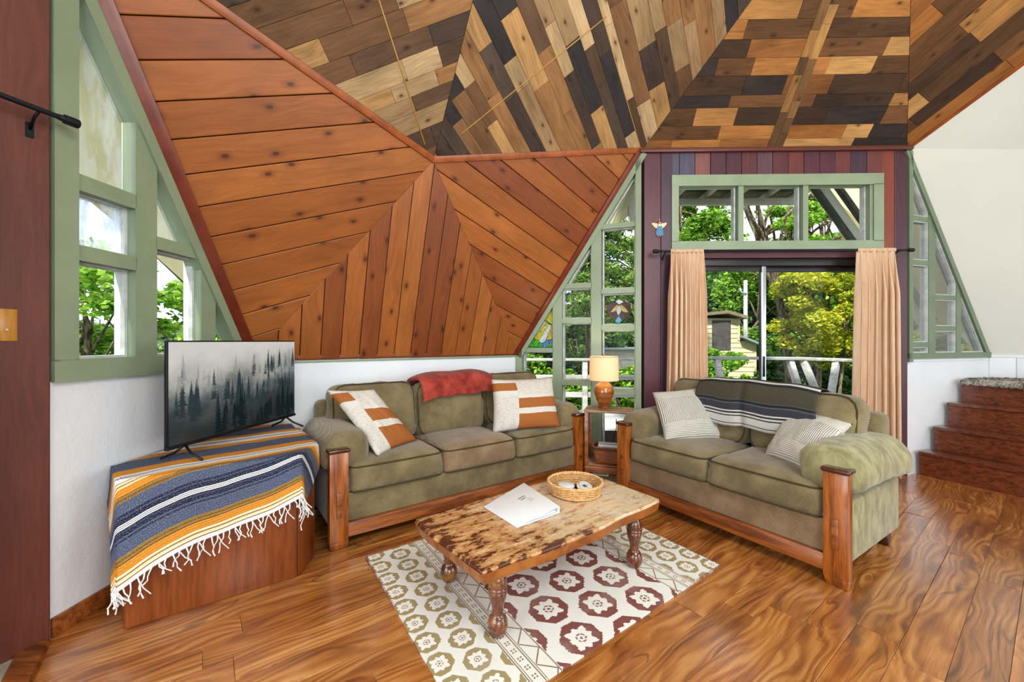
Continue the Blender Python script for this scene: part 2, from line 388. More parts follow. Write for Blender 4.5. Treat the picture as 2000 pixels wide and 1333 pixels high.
# floor laminate with strong swirling figure
def floor_mat():
    m = Mat('acacia_floor', 0.2, 0.75); uv = m.coord('UV'); u, v, _ = m.sep(uv); c = m.info('Color')
    w1 = m.noise(m.scale(uv, (0.9, 3.0, 1)), 1.3, 2, .45); w2 = m.noise(m.scale(uv, (1.4, 9, 1), (4, 1, 0)), 1.3, 3)
    g = m.noise(m.comb(u * .7, v * 16 + w1 * 11.0), 1.0, 3, 0.55)
    ph = v * 170 + w1 * 62 + g * 9
    amp = m.noise(m.scale(uv, (1.1, 3, 1), (2, 7, 0)), 1.5, 2).step(.38, .62)
    bands = (ph.sin() * .5 + .5) * (amp * .8 + .2)
    fine = m.noise(m.scale(uv, (5, 170, 1)), 1, 2)
    t = bands * .20 + g * .50 + (w2 - .5) * .55 + (fine - .5) * .22 + .20
    col = m.ramp(t, [(0.26, lin(96, 48, 20)), (0.42, lin(150, 88, 38)), (0.56, lin(186, 120, 58)), (0.80, lin(222, 164, 98))])
    vein = m.noise(m.comb(u * .9, v * 9 + w1 * 8), 0.8, 1)
    dark = (1 - ((vein - .5).abs()).step(0.0, 0.022)) * m.noise(m.scale(uv, (1, 2, 1)), 1.7, 2).step(.5, .62)
    col = m.mix(dark * .55, col, lin(58, 24, 10)); col = m.mix(1.0, col, c, 'MULTIPLY')
    m.base(col); m.l(S(m.nt, (fine * .08 + .15).v), m.b.inputs['Roughness']); m.bump(fine, 0.04, 0.002); m.b.inputs['Coat Weight'].default_value = .9; m.b.inputs['Coat Roughness'].default_value = .26; return m.m
M['floor'] = floor_mat()

def fabric(name, col, col2, scale=1.0, waffle=True, rough=0.9, mott=5):
    m = Mat(name, rough, 0.15); o = m.coord('Object'); k = m.noise(m.scale(o, (1.6, 1.6, .8)) if not waffle else o, mott * scale, 4, .6); f = m.noise(o, 260, 2)
    x, y, z = m.sep(o); wv = ((x + y * .6) * 430).sin() * (z * 430 + y * 300).sin() if waffle else f
    c = m.mix((k * .75 + f * .25).step(0.34, 0.66), col, col2)
    c = m.mix(wv.step(-.9, .2) * .0 + (1 - wv.step(-.8, .1)) * .62, c, tuple(x_ * .45 for x_ in col))
    m.base(c); m.bump(wv * .5 + f * .8, 0.5, 0.003); m.b.inputs['Sheen Weight'].default_value = 0.35; m.b.inputs['Sheen Roughness'].default_value = 0.5
    return m.m
OL1, OL2 = lin(106, 94, 64), lin(146, 130, 94)
M['olive'] = fabric('olive_chenille', OL1, OL2)
M['olive_tan'] = fabric('faded_tan_chenille', lin(122, 98, 70), lin(156, 132, 100))
M['olive_light'] = fabric('pale_olive_chenille', lin(116, 112, 74), lin(168, 162, 118), 1.0, False, mott=9)
M['piping'] = plain('dark_olive_piping', lin(74, 64, 38), 0.9, 0.1)
M['post'] = wood_obj('honey_oak_post', lin(184, 104, 36), lin(112, 54, 16), 0.28, 'z', 1.0, 0.5)
M['rail'] = wood_obj('honey_oak_rail', lin(162, 92, 38), lin(98, 46, 16), 0.3, 'x', 1.0, 0.4)
M['cap'] = wood_obj('dark_oak_cap', lin(86, 38, 20), lin(44, 18, 10), 0.22, 'x', 1.0, 0.6)

# ---------------------------------------------------------------- the shell of the room
ROOM = Vector((1.5, 1.5, 1.5))
W1 = Wall(R, R2, (0, 1, 0)); W2 = Wall(Lc, rot72(R, 1), (-1, 0, 0))          # W2 runs from the corner towards the camera
FL = Wall(Lc, A, (-1, 0, 0)); FM = Wall(R, B, (-.2, 1, 0)); FR = Wall(R2, B2, (0, 1, 0))
KN = Wall(A, B, (-.5, 1, 0)); KR = Wall(B2, A2, (1, 1, 0))

CED = [lin(146, 82, 34), lin(154, 88, 38), lin(140, 76, 32), lin(132, 70, 32), lin(158, 93, 42), lin(126, 66, 32), lin(148, 83, 38)]
def cedar_facet(name, tri, direction, width, offs=0.0):
    o = facet(name, tri, 0.0, M['groove'], ROOM)
    planks(o, tri, direction, width, 0.016, M['cedar'], CED, gap=0.006, cham=0.0045, toward=ROOM, offs=offs)
    return o
cedar_facet('wall_left', (A, Lc, Pp), (0.793, 0.500, 0.350), 0.187)
cedar_facet('wall_back', (A, B, Pp), Pp - (A + B) / 2, 0.152)
cedar_facet('wall_center', (B, Pp, R), (0.75, 0.55, -0.369), 0.187)

REC = [lin(150, 122, 86), lin(164, 136, 98), lin(178, 150, 112), lin(92, 68, 50), lin(66, 52, 44), lin(50, 44, 44), lin(120, 86, 56), lin(140, 100, 62), lin(104, 74, 48), lin(78, 58, 42), lin(170, 130, 82), lin(148, 118, 84), lin(74, 60, 50)]
REC2 = [lin(168, 112, 58), lin(150, 96, 46), lin(186, 140, 84), lin(84, 58, 36), lin(62, 44, 32), lin(52, 42, 38), lin(120, 76, 40), lin(140, 90, 46), lin(98, 66, 38), lin(72, 50, 34), lin(164, 116, 64), lin(110, 74, 44)]
def ceil_facet(tri, direction, pal, lengths=(0.22, 0.85), clipz=None):
    o = facet('ceiling', tri, 0.0, M['groove'], ROOM)
    planks(o, tri, direction, [0.10, 0.13, 0.15, 0.12], 0.010, M['reclaimed'], pal, gap=0.002, cham=0.0018, lengths=lengths, toward=ROOM)
    return o
ceil_facet((Lc, Pp, Sv), Sv - Lc, REC)
ceil_facet((Pp, R, Sv), Sv - R, REC)
ceil_facet((R, Q, Sv), Sv - R, REC)
ceil_facet((R, R2, Q), R2 - R, REC2)
ceil_facet((R2, Q, S2), S2 - R2, REC2)

# cream painted facets beyond the stairs, and the rest of the dome behind the camera
facet('wall_right', (R2, B2, P2), 0, M['cream'], ROOM); facet('wall_right', (B2, A2, P2), 0, M['cream'], ROOM)
Rm = rot72(R, -1); facet('wall_right', (A2, Rm, P2), 0, M['cream'], ROOM)
facet('wall_right', (R2, P2, S2), 0, M['cream'], ROOM); facet('wall_right', (P2, Rm, S2), 0, M['cream'], ROOM)
APEX = Vector((DOME_O.x, DOME_O.y, 5.9))
def shell(kind, pts, mat='cream'): return facet(kind, pts, 0.0, M[mat], Vector((DOME_O.x, DOME_O.y, 2.0)))
for k in (1, 2, 3):                                   # the bays out of sight
    for tri in ((A, Lc, Pp), (A, B, Pp), (B, Pp, R), (Lc, Pp, Sv), (Pp, R, Sv)):
        shell('wall_rear', [rot72(p, k) for p in tri])
for k in (1, 2, 3, 4):
    for tri in ((R, Q, Sv), (R, R2, Q), (R2, Q, rot72(Sv, -1))): shell('wall_rear', [rot72(p, k) for p in tri])
for k in range(5):
    shell('ceiling', [rot72(Sv, k), rot72(Q, k), APEX], 'cream'); shell('ceiling', [rot72(Q, k), rot72(Sv, k - 1), APEX], 'cream')
def quad_wall(name, wall, u0, u1, z0, z1, mat, th=0.12):
    mb = MB(); wall.box(mb, u0, u1, z0, z1, 0.0, th); return mb.make(name, mat, kind='structure')
quad_wall('wall_left', KN, -0.02, KN.len + 0.02, 0, 1.13, M['stucco'])                    # low wall behind the sofa
quad_wall('wall_left', FL, 0.0, FL.len + 0.05, 0, 1.13, M['stucco'])                      # low wall behind the television
quad_wall('wall_right', FR, -0.02, FR.len + .02, 0, 1.13, M['stucco'])                       # low wall beside the stairs
quad_wall('wall_right', KR, 0, KR.len, 0, 1.13, M['stucco'])
for k in (1, 2, 3):
    quad_wall('wall_rear', Wall(rot72(A, k), rot72(B, k), rot72(B, k) - DOME_O), 0, KN.len, 0, 1.15, M['stucco'])
for k in (1, 2, 3, 4):
    for a, b in ((R, B), (R2, B2)):
        if k == 1 and a is R2: continue
        a_, b_ = rot72(a, k), rot72(b, k); wl = Wall(a_, b_, b_ - DOME_O)
        quad_wall('wall_rear', wl, 0, wl.len, 0, 1.15, M['stucco'])
# grooved panels on the low wall beyond the stairs
mb = MB()
for i in range(7): KR.box(mb, 0.01 + i * .19, 0.192 + i * .19, 0.86, 1.125, -0.012, 0.0)
mb.make('trim_1', M['stucco'], kind='structure', bevel=0.004)
mb = MB(); KR.box(mb, -.02, 2.3, 1.13, 1.15, -0.012, 0.02); FR.box(mb, -.02, FR.len + .02, 1.10, 1.125, -0.01, 0.0)
mb.make('trim_2', M['stucco'], kind='structure')

# floor boards
fo = MB(); fo.box(-8, 10, -8, 6.0, -0.14, -0.014); FLR = fo.make('floor', M['groove'], kind='structure')
bd = Vector((0.80, 0.60, 0))
outline = [(-2.04, 1.70), (-1.2, 0.80), (3.2, 0.6), (6.2, 2.2), (5.6, 3.9), (5.06, 4.36), (0.055, 4.49), (-1.99, 3.09)]
FLC = [(0.90, 0.90, 0.88), (0.97, 0.95, 0.92), (0.82, 0.80, 0.77), (1.02, 1.0, 0.96), (0.92, 0.88, 0.83), (0.76, 0.73, 0.70), (0.94, 0.94, 0.92)]
planks(FLR, [Vector((x, y, -0.014)) for x, y in outline], bd, 0.148, 0.014, M['floor'], FLC, gap=0.0012, cham=0.0012, lengths=(0.9, 1.5), toward=(0, 0, 9))
# pale stone tiles at the left door and the wooden threshold
tile_m = plain('pale_stone_tile', lin(188, 184, 172), 0.35, var=0.2, vscale=7)
tl = MB().box(-3.4, -1.3, 0.3, 1.8, -.012, -0.003).make('floor', M['white_gloss'], kind='structure')
planks(tl, [Vector(p) for p in ((-2.06, 1.74, -.003), (-2.9, -.5, -.003), (-1.0, -.5, -.003), (-1.27, 0.80, -.003), (-2.0, 1.68, -.003))], (.33, .94, 0), 0.3, 0.004, tile_m, [(1, 1, 1)], gap=.004, cham=.001, lengths=(.3, .301), toward=(0, 0, 9), name='tile')
mb = MB(); a, b = Vector((-2.03, 1.74)), Vector((-1.28, 0.80)); t = (b - a).normalized(); n = Vector((-t.y, t.x)) * 0.05
mb.hexa([(*(a - n), 0), (*(b - n), 0), (*(b + n), 0), (*(a + n), 0), (*(a - n * .8), .016), (*(b - n * .8), .016), (*(b + n * .8), .016), (*(a + n * .8), .016)])
mb.make('trim_3', M['rail'], kind='structure')
mb = MB(); FL.box(mb, 0.0, FL.len, 0, 0.085, -0.018, 0); mb.make('baseboard_left', M['rail'], kind='structure', bevel=0.004)
mb = MB(); KN.box(mb, 0.0, KN.len, 0, 0.085, -0.018, 0); mb.make('baseboard_back', M['rail'], kind='structure', bevel=0.004)

# red-brown trims along the cedar facets
def trim(name, p, q, wd, th, mat, nrm, side=0.0):
    p, q, nrm = Vector(p), Vector(q), Vector(nrm).normalized(); t = (q - p).normalized(); s_ = t.cross(nrm).normalized()
    mb = MB(); a = s_ * (wd * (-.5 + side)); b = s_ * (wd * (.5 + side))
    mb.hexa([p + a, q + a, q + b, p + b, p + a + nrm * th, q + a + nrm * th, q + b + nrm * th, p + b + nrm * th])
    return mb.make(name, mat, kind='structure', bevel=0.004)
def fn(a, b, c):
    n = (b - a).cross(c - a).normalized(); return n if (ROOM - a).dot(n) > 0 else -n
dk_trim = plain('dark_cedar_trim', lin(112, 44, 24), 0.35, 0.5, var=0.2, vscale=8)
trim('trim_4', Lc, A, 0.075, 0.035, dk_trim, fn(A, Lc, Pp), -0.45)
trim('trim_5', R, B, 0.065, 0.035, dk_trim, fn(B, Pp, R), 0.45)
trim('trim_6', Lc, Pp, 0.05, 0.03, M['cedar_trim'], fn(A, Lc, Pp), -0.2)
trim('trim_7', Pp, R, 0.05, 0.03, M['cedar_trim'], fn(B, Pp, R), -0.2)
mb = MB(); KN.box(mb, 0.02, KN.len, 1.15, 1.185, -0.022, 0.03); mb.make('trim_8', dk_trim, kind='structure', bevel=0.003)
mb = MB(); KN.box(mb, 0.02, KN.len, 1.125, 1.148, -0.012, 0.03); mb.make('trim_9', M['sage'], kind='structure', bevel=0.003)
trim('trim_10', R2, S2, 0.03, 0.02, M['cedar_trim'], fn(R2, Q, S2), 0.3)
yel = plain('pale_joint_strip', lin(170, 130, 62), 0.5, var=.2)
for i, (a, b, tr) in enumerate(((Pp, Sv, (Pp, R, Sv)), (R, Sv, (R, Q, Sv)), (R, Q, (R, R2, Q)), (R2, Q, (R, R2, Q)))):
    trim(f'trim_{11 + i}', a, b, 0.010 if i == 1 else 0.004, 0.012, yel if i == 1 else M['cap'], fn(*tr))
# sheet joints of the ceiling panelling: thin pale strips square to the boards
def on_tri(x, y, a, b, c):
    n = (b - a).cross(c - a); d = Vector(((x - 1000) / FOC, 1, (666.5 - y) / FOC)); e = Vector((0, 0, EYE)); return e + d * ((a - e).dot(n) / d.dot(n))
for i, (p, q, tr) in enumerate((((829, 282), (733, -20), (Lc, Pp, Sv)), ((900, 261), (1240, -14), (Pp, R, Sv)))):
    trim(f'trim_{15 + i}', on_tri(*p, *tr), on_tri(*q, *tr), 0.009, 0.0165, yel, fn(*tr))
# column of short blocks crossing the boards of the facet over the door
nn = fn(R, R2, Q); tt = (R2 - R).normalized(); up = nn.cross(tt); up = up if up.z > 0 else -up
base = on_tri(1503, 287, R, R2, Q)
blk = bpy.data.objects.new('trim_17', None); COL.objects.link(blk); blk['kind'] = 'structure'
for j in range(2):
    y0 = 0.0
    while y0 < 1.72:
        ln = random.uniform(.12, .34); o0 = base + up * y0 + tt * (0.075 * j - 0.03) + nn * 0.008
        p4 = [o0, o0 + tt * 0.073, o0 + tt * 0.073 + up * (ln - .002), o0 + up * (ln - .002)]
        planks(blk, p4, up, 0.09, 0.007, M['reclaimed'], [lin(168, 126, 72), lin(150, 108, 60), lin(122, 88, 52), lin(92, 66, 42)], gap=0.0, cham=0.001, toward=ROOM, name='plank'); y0 += ln

# ---------------------------------------------------------------- the door wall
PLM = [lin(96, 48, 52), lin(84, 44, 54), lin(106, 54, 52), lin(76, 42, 54), lin(70, 46, 62), lin(88, 46, 50)]
PLMT = PLM + [lin(84, 76, 96), lin(120, 76, 72), lin(96, 66, 76), lin(78, 72, 92)]
def rect_w(wall, u0, u1, z0, z1, d=0.0): return [wall.p(u0, z0, d), wall.p(u1, z0, d), wall.p(u1, z1, d), wall.p(u0, z1, d)]
def w1(x, y): return W1.sz(x, y)
uL, uR = w1(1311, 400)[0], w1(1721, 400)[0]            # transom casing
zT, zB = w1(1311, 345)[1], w1(1311, 488)[1]
dL, dR = w1(1316, 600)[0], w1(1712, 600)[0]; zD = w1(1500, 505)[1]
wb = MB()
for q in ((0.0, uL + .02, 0, 3.17), (uR - .02, W1.len, 0, 3.17), (uL, uR, zT - .02, 3.17), (uL, uR, zD, zB + .02)): W1.box(wb, *q, 0.0, 0.13)
WB = wb.make('wall_front', M['groove'], kind='structure')
xs = [1257, 1290, 1313]
for a, b in zip(xs[:-1], xs[1:]): planks(WB, rect_w(W1, w1(a, 400)[0], w1(b, 400)[0] - .004, 0.0, 3.14), (0, 0, 1), 0.4, 0.02, M['plum'], PLM, gap=0, cham=.004, toward=ROOM)
for a, b in ((1719, 1744), (1744, 1772)): planks(WB, rect_w(W1, w1(a, 400)[0], min(W1.len, w1(b, 400)[0]) - .004, 0.0, 3.14), (0, 0, 1), 0.4, 0.02, M['plum'], PLM if a > 1720 else [lin(128, 60, 44)], gap=0, cham=.004, toward=ROOM)
planks(WB, rect_w(W1, uL, uR, zT, 3.14), (0, 0, 1), (uR - uL) / 13.5, 0.018, M['plum'], PLMT, gap=.005, cham=.003, toward=ROOM)
planks(WB, rect_w(W1, uL, uR, zD, zB), (1, 0, 0), 0.055, 0.016, M['plum'], PLM, gap=.003, cham=.003, toward=ROOM)
mb = MB(); W1.box(mb, -.02, W1.len + .02, 3.135, 3.175, -0.06, 0.12); mb.make('trim_18', M['plum'], kind='structure', bevel=0.005, color=lin(92, 44, 34))

def window(name, wall, outer, bars, panes, mat, sash=True, label=None, depth=0.075, gd=0.05):
    """outer / bars: frame pieces in wall coordinates; panes: (polygon, glass material)"""
    root = bpy.data.objects.new(name, None); COL.objects.link(root); root['kind'] = 'structure'
    mb = MB()
    for p0, p1, wd, side in outer: wall.bar(mb, p0, p1, wd, -0.028, depth, side)
    mb.make('window_frame', mat, root, bevel=0.004)
    for p0, p1, wd in bars:
        mb = MB(); wall.bar(mb, p0, p1, wd, -0.012, depth - .004); mb.make('mullion', mat, root, bevel=0.003)
    for poly, gm in panes:
        if parea(poly) < 0: poly = poly[::-1]
        inn = inset(poly, 0.014)
        if inn:
            mb = MB(); m = len(poly)
            for i in range(m):
                j = (i + 1) % m; q = [poly[i], poly[j], inn[j], inn[i]]
                mb.add([wall.p(u, z, gd - .012) for u, z in q] + [wall.p(u, z, gd + .045) for u, z in q], [(0, 1, 2, 3), (7, 6, 5, 4), (0, 1, 5, 4), (1, 2, 6, 5), (2, 3, 7, 6), (3, 0, 4, 7)])
            mb.make('sash', M['grey_sash'], root)
        g = MB(); wall.poly(g, inset(poly, 0.008) or poly, gd + .008, gd + .012); g.make('pane', gm, root)
    return root

# transom over the sliding door
yt, yb = w1(1400, 361)[1], w1(1400, 474)[1]; cols = [(1323, 1440), (1452, 1566), (1578, 1697)]
cw = 0.05
panes = [([(w1(a, 400)[0], yb), (w1(b, 400)[0], yb), (w1(b, 400)[0], yt), (w1(a, 400)[0], yt)], M['glass']) for a, b in cols]
oL, oR = w1(1323, 400)[0], w1(1697, 400)[0] + .03
window('window_1', W1, [((uL, zT - .05), (uR, zT - .05), 0.10, 0), ((uL, zB + .035), (uR, zB + .035), 0.075, 0), (((uL + oL) / 2, zB + .0725), ((uL + oL) / 2, zT - .10), oL - uL, 0), (((uR + oR) / 2, zB + .0725), ((uR + oR) / 2, zT - .10), uR - oR, 0)],
       [((w1(x, 400)[0], zB + .03), (w1(x, 400)[0], zT - .03), 0.045) for x in (1446, 1572)] + [((oR - .012, zB + .03), (oR - .012, zT - .03), .03)], panes, M['sage'])

# sliding glass door
door = bpy.data.objects.new('door_1', None); COL.objects.link(door); door['kind'] = 'structure'
mb = MB(); W1.box(mb, dL, dR, zD - .07, zD, 0.01, 0.12); W1.box(mb, dL, dL + .05, 0, zD, 0.01, 0.12); W1.box(mb, dR - .05, dR, 0, zD, 0.01, .12); W1.box(mb, dL, dR, 0, 0.03, 0.01, .12)
mb.make('door_frame', M['bronze'], door, bevel=.004)
st = w1(1501, 600)[0]
def sash_panel(u0, u1, d, mat):
    mb = MB()
    for q in ((u0, u0 + .05, .03, zD - .07), (u1 - .05, u1, .03, zD - .07), (u0, u1, zD - .12, zD - .07), (u0, u1, .03, .11)): W1.box(mb, *q, d, d + .03)
    f = mb.make('door_panel', mat, door, bevel=.003); g = MB(); W1.box(g, u0 + .04, u1 - .04, .1, zD - .11, d + .012, d + .018); g.make('pane', M['glass'], f)
sash_panel(dL + .05, st - .005, 0.03, M['bronze']); sash_panel(st - .035, dR - .05, 0.075, M['bronze'])
mb = MB(); W1.box(mb, st - .055, st - .015, .03, zD - .075, 0.012, 0.032); mb.make('door_stile', M['steel'], door, bevel=.003)
mb = MB(); W1.box(mb, st - .05, st - .03, .95, 1.15, 0.0, 0.016); mb.make('door_handle', M['black_metal'], door, bevel=.003)

# the three triangular side windows: bars and panes placed where the photograph shows them
def fw(wall): return lambda x, y: wall.sz(x, y)
m_ = fw(FM)
def vx(f, x): return f(x, 650)[0]
hyp0, hyp1 = (0.0, 3.15), (FM.len, 1.15)
def hz(u): return 3.15 - 2.0 * u / FM.len     # height of the sloping edge
pan = []
def P_(f, pts): return [f(*p) for p in pts]
def pane_q(wall, x0, x1, ytop, ybot, g, lineL=None):
    f = fw(wall); u0, u1 = vx(f, x0), vx(f, x1); zt, zb = f((x0 + x1) / 2, ytop)[1], f((x0 + x1) / 2, ybot)[1]
    poly = [(u0, zb), (u1, zb), (u1, zt), (u0, zt)]
    if parea(poly) < 0: poly.reverse()
    return poly, g
def under(wall, poly, off):      # cut a pane off along the slope, off below it
    L_ = wall.len; nx, nz = 2.0 / math.hypot(2.0, L_), L_ / math.hypot(2.0, L_)
    if wall is FL: nx, nz = 2.1 / math.hypot(2.1, L_), L_ / math.hypot(2.1, L_)
    top = 3.25 if wall is FL else 3.15
    return clip(poly, nx, nz, nz * top - off)
G = M['glass']
for x0, x1, yt_, yb_ in ((1176, 1241, 300, 438), (1176, 1241, 444, 564), (1176, 1241, 573, 635), (1176, 1241, 645, 761), (1176, 1241, 770, 900),
                         (1098, 1155, 400, 555), (1098, 1155, 563, 623), (1098, 1155, 631, 744), (1098, 1155, 752, 900), (1021, 1080, 687, 800)):
    p, g = pane_q(FM, x0, x1, yt_, yb_, G); p = under(FM, p, 0.062)
    if len(p) > 2: pan.append((p, g))
def horiz(f, x0, x1, y): return (vx(f, x0), f((x0 + x1) / 2, y)[1]), (vx(f, x1), f((x0 + x1) / 2, y)[1])
bars = [((vx(m_, 1165), 0.0), (vx(m_, 1165), hz(vx(m_, 1165)) - .05), abs(vx(m_, 1174.6) - vx(m_, 1156))), ((vx(m_, 1089), 0.0), (vx(m_, 1089), hz(vx(m_, 1089)) - .05), abs(vx(m_, 1097) - vx(m_, 1080)))]
for x0, x1, y, wd in ((1174, 1242, 441, .045), (1174, 1242, 568.5, .045), (1174, 1242, 640, .05), (1174, 1242, 765.5, .05), (1097, 1156, 559, .045), (1097, 1156, 627, .045), (1097, 1156, 748, .05), (1020, 1081, 684, .04)):
    a, b = horiz(m_, x0, x1, y); bars.append((a, b, wd))
cu = vx(m_, 1242.5)
window('window_2', FM, [((cu / 2, 0), (cu / 2, 3.15), cu, 0), (hyp0, hyp1, 0.060, -1), ((FM.len - .03, 0), (FM.len - .03, 1.25), .06, 0), ((0, .05), (FM.len, .05), .1, 0)], bars, pan, M['sage'])

# left window beside the television
f = fw(FL); pan = []; bars = []
c1, c2 = vx(f, 141.5), vx(f, 262); d1, d2 = vx(f, 302), vx(f, 390); e1_ = vx(f, 417)
def LH(x, y): return f(x, y)[1]
ya, yb2, yc = LH(141, 352), LH(141, 492), LH(141, 716)
pan.append((under(FL, [(c1, ya + .04), (c2, ya + .04), (c2, 3.3), (c1, 3.3)], .085), M['glass_dull']))
pan.append(([(c1, yb2 + .035), (c2, yb2 + .035), (c2, ya - .03), (c1, ya - .03)], M['glass_dirty']))
pan.append(([(c1, yc + .03), (c2, yc + .03), (c2, yb2 - .03), (c1, yb2 - .03)], G))
yd = LH(302, 474)
pan.append((under(FL, [(d1, yd + .04), (d2, yd + .04), (d2, 3.3), (d1, 3.3)], .085), M['glass_dull']))
pan.append(([(d1, yc + .03), (d2, yc + .03), (d2, yd - .03), (d1, yd - .03)], G))
pan.append((under(FL, [(e1_, yc + .03), (FL.len, yc + .03), (FL.len, 3), (e1_, 3)], .085), G))
def hzl(u): return 3.25 - 2.1 * u / FL.len
bars = [(((c2 + d1) / 2, 1.13), ((c2 + d1) / 2, hzl((c2 + d1) / 2) - .05), d1 - c2), (((d2 + e1_) / 2, 1.13), ((d2 + e1_) / 2, hzl((d2 + e1_) / 2) - .04), e1_ - d2)]
bars += [((c1, ya), (c2, ya), .07), ((c1, yb2), (c2, yb2), .065), ((d1, yd), (d2, yd), .065)]
window('window_3', FL, [((c1 / 2, yc + .03), (c1 / 2, 3.25), c1, 0), ((0, 3.25), (FL.len, 1.15), 0.085, -1), ((0, (1.12 + yc + .03) / 2), (FL.len, (1.12 + yc + .03) / 2), yc + .03 - 1.12, 0)], bars, pan, M['sage'])

# right window beside the stairs
f = fw(FR); pan = []
a1, a2, b1, b2, g1 = vx(f, 1776.5), vx(f, 1811), vx(f, 1824), vx(f, 1865), vx(f, 1874)
def RH(y, x=1793): return f(x, y)[1]
r1, r2, r3 = RH(428), RH(513.5), RH(673.5); s1, s2 = f(1845, 582)[1], f(1845, 642)[1]; bt = 1.18
pan = [(under(FR, [(a1, r1 + .02), (a2, r1 + .02), (a2, 3.3), (a1, 3.3)], .052), G), ([(a1, r2 + .02), (a2, r2 + .02), (a2, r1 - .02), (a1, r1 - .02)], G), ([(a1, r3 + .02), (a2, r3 + .02), (a2, r2 - .02), (a1, r2 - .02)], G), ([(a1, bt), (a2, bt), (a2, r3 - .02), (a1, r3 - .02)], G),
       (under(FR, [(b1, s1 + .02), (b2, s1 + .02), (b2, 3.3), (b1, 3.3)], .052), G), ([(b1, s2 + .02), (b2, s2 + .02), (b2, s1 - .02), (b1, s1 - .02)], G), ([(b1, bt), (b2, bt), (b2, s2 - .02), (b1, s2 - .02)], G), (under(FR, [(g1, bt), (FR.len, bt), (FR.len, 3), (g1, 3)], .052), G)]
def hzr(u): return 3.15 - 2.0 * u / FR.len
bars = [(((a2 + b1) / 2, 1.13), ((a2 + b1) / 2, hzr((a2 + b1) / 2) - .04), b1 - a2), (((b2 + g1) / 2, 1.13), ((b2 + g1) / 2, hzr((b2 + g1) / 2) - .03), g1 - b2)]
bars += [((a1, z), (a2, z), .045) for z in (r1, r2, r3)] + [((b1, z), (b2, z), .045) for z in (s1, s2)]
window('window_4', FR, [((a1 / 2, 1.10), (a1 / 2, 3.15), a1, 0), ((0, 3.15), (FR.len, 1.15), 0.05, -1), ((0, 1.155), (FR.len, 1.155), .05, 0)], bars, pan, M['sage_dark'], depth=.045, gd=.006)
# outer posts and painted returns just outside the side windows
# ---------------------------------------------------------------- the left door wall, of which only the board beside the glass shows
wb = MB(); W2.box(wb, 0, 0.62, 0, 3.22, 0, .13); W2.box(wb, .62, 2.56, 2.25, 3.22, 0, .13); wb2 = wb.make('wall_left', M['groove'], kind='structure')
LB = [lin(104, 54, 40), lin(98, 50, 38)]
planks(wb2, rect_w(W2, 0.004, 0.60, 0.0, 3.22), (0, 0, 1), 0.30, 0.02, M['plum'], LB, gap=.004, cham=.004, toward=(0, 0, 1.3))
planks(wb2, rect_w(W2, 0.62, 2.5, 2.3, 3.22), (0, 0, 1), 0.16, 0.02, M['plum'], LB, gap=.004, cham=.004, toward=(0, 0, 1.3))

# ---------------------------------------------------------------- soft furnishing shapes
def rbox(hx, hy, hz, r, n=12, crown=0.0, front=0.0, wr=0.0, seed=0, puff=0.0):
    """rounded cushion block centred on the origin: crown lifts the top, front bows the front face"""
    vs = []; idx = {}; fs = []
    def key(p): return (round(p[0], 4), round(p[1], 4), round(p[2], 4))
    def sp(t):      # denser near the edges
        return math.sin(t * PI / 2) if abs(t) < 1 else t
    for ax in range(3):
        for sg in (-1, 1):
            grid = []
            for i in range(n + 1):
                row = []
                for j in range(n + 1):
                    a, b = sp(2 * i / n - 1), sp(2 * j / n - 1); p = [0, 0, 0]; p[ax] = sg; p[(ax + 1) % 3] = a; p[(ax + 2) % 3] = b
                    k = key(p)
                    if k not in idx:
                        q = Vector((p[0] * hx, p[1] * hy, p[2] * hz))
                        c = Vector((max(-hx + r, min(hx - r, q.x)), max(-hy + r, min(hy - r, q.y)), max(-hz + r, min(hz - r, q.z))))
                        d = q - c; q = c + d.normalized() * r if d.length > 1e-9 else q
                        u, v_, w_ = q.x / hx, q.y / hy, q.z / hz
                        q.z += crown * max(0, w_) * (1 - u ** 4) * (1 - v_ ** 4); q.y -= front * max(0, -v_) * (1 - u ** 4) * (1 - w_ ** 2)
                        if puff: q.x *= 1 + puff * (1 - v_ * v_) * (1 - w_ * w_); q.y *= 1 + puff * 2 * (1 - u * u) * (1 - w_ * w_)
                        if wr:
                            nn_ = mnoise.noise(Vector((q.x * 7 + seed, q.y * 7, q.z * 9))) + .5 * mnoise.noise(Vector((q.x * 19, q.y * 15 + seed, q.z * 19)))
                            q += Vector((u ** 3, v_ ** 3, w_ ** 3)) * nn_ * wr
                        idx[k] = len(vs); vs.append(q)
                    row.append(idx[k])
                grid.append(row)
            for i in range(n):
                for j in range(n):
                    q = (grid[i][j], grid[i + 1][j], grid[i + 1][j + 1], grid[i][j + 1]); fs.append(q if sg > 0 else q[::-1])
    return vs, fs
def cushion(name, mat, parent, loc, dims, rot=(0, 0, 0), **k):
    vs, fs = rbox(*dims, **k); o = link(name, mesh(name, vs, fs, True), mat, parent); o.location = loc; o.rotation_euler = rot; return o
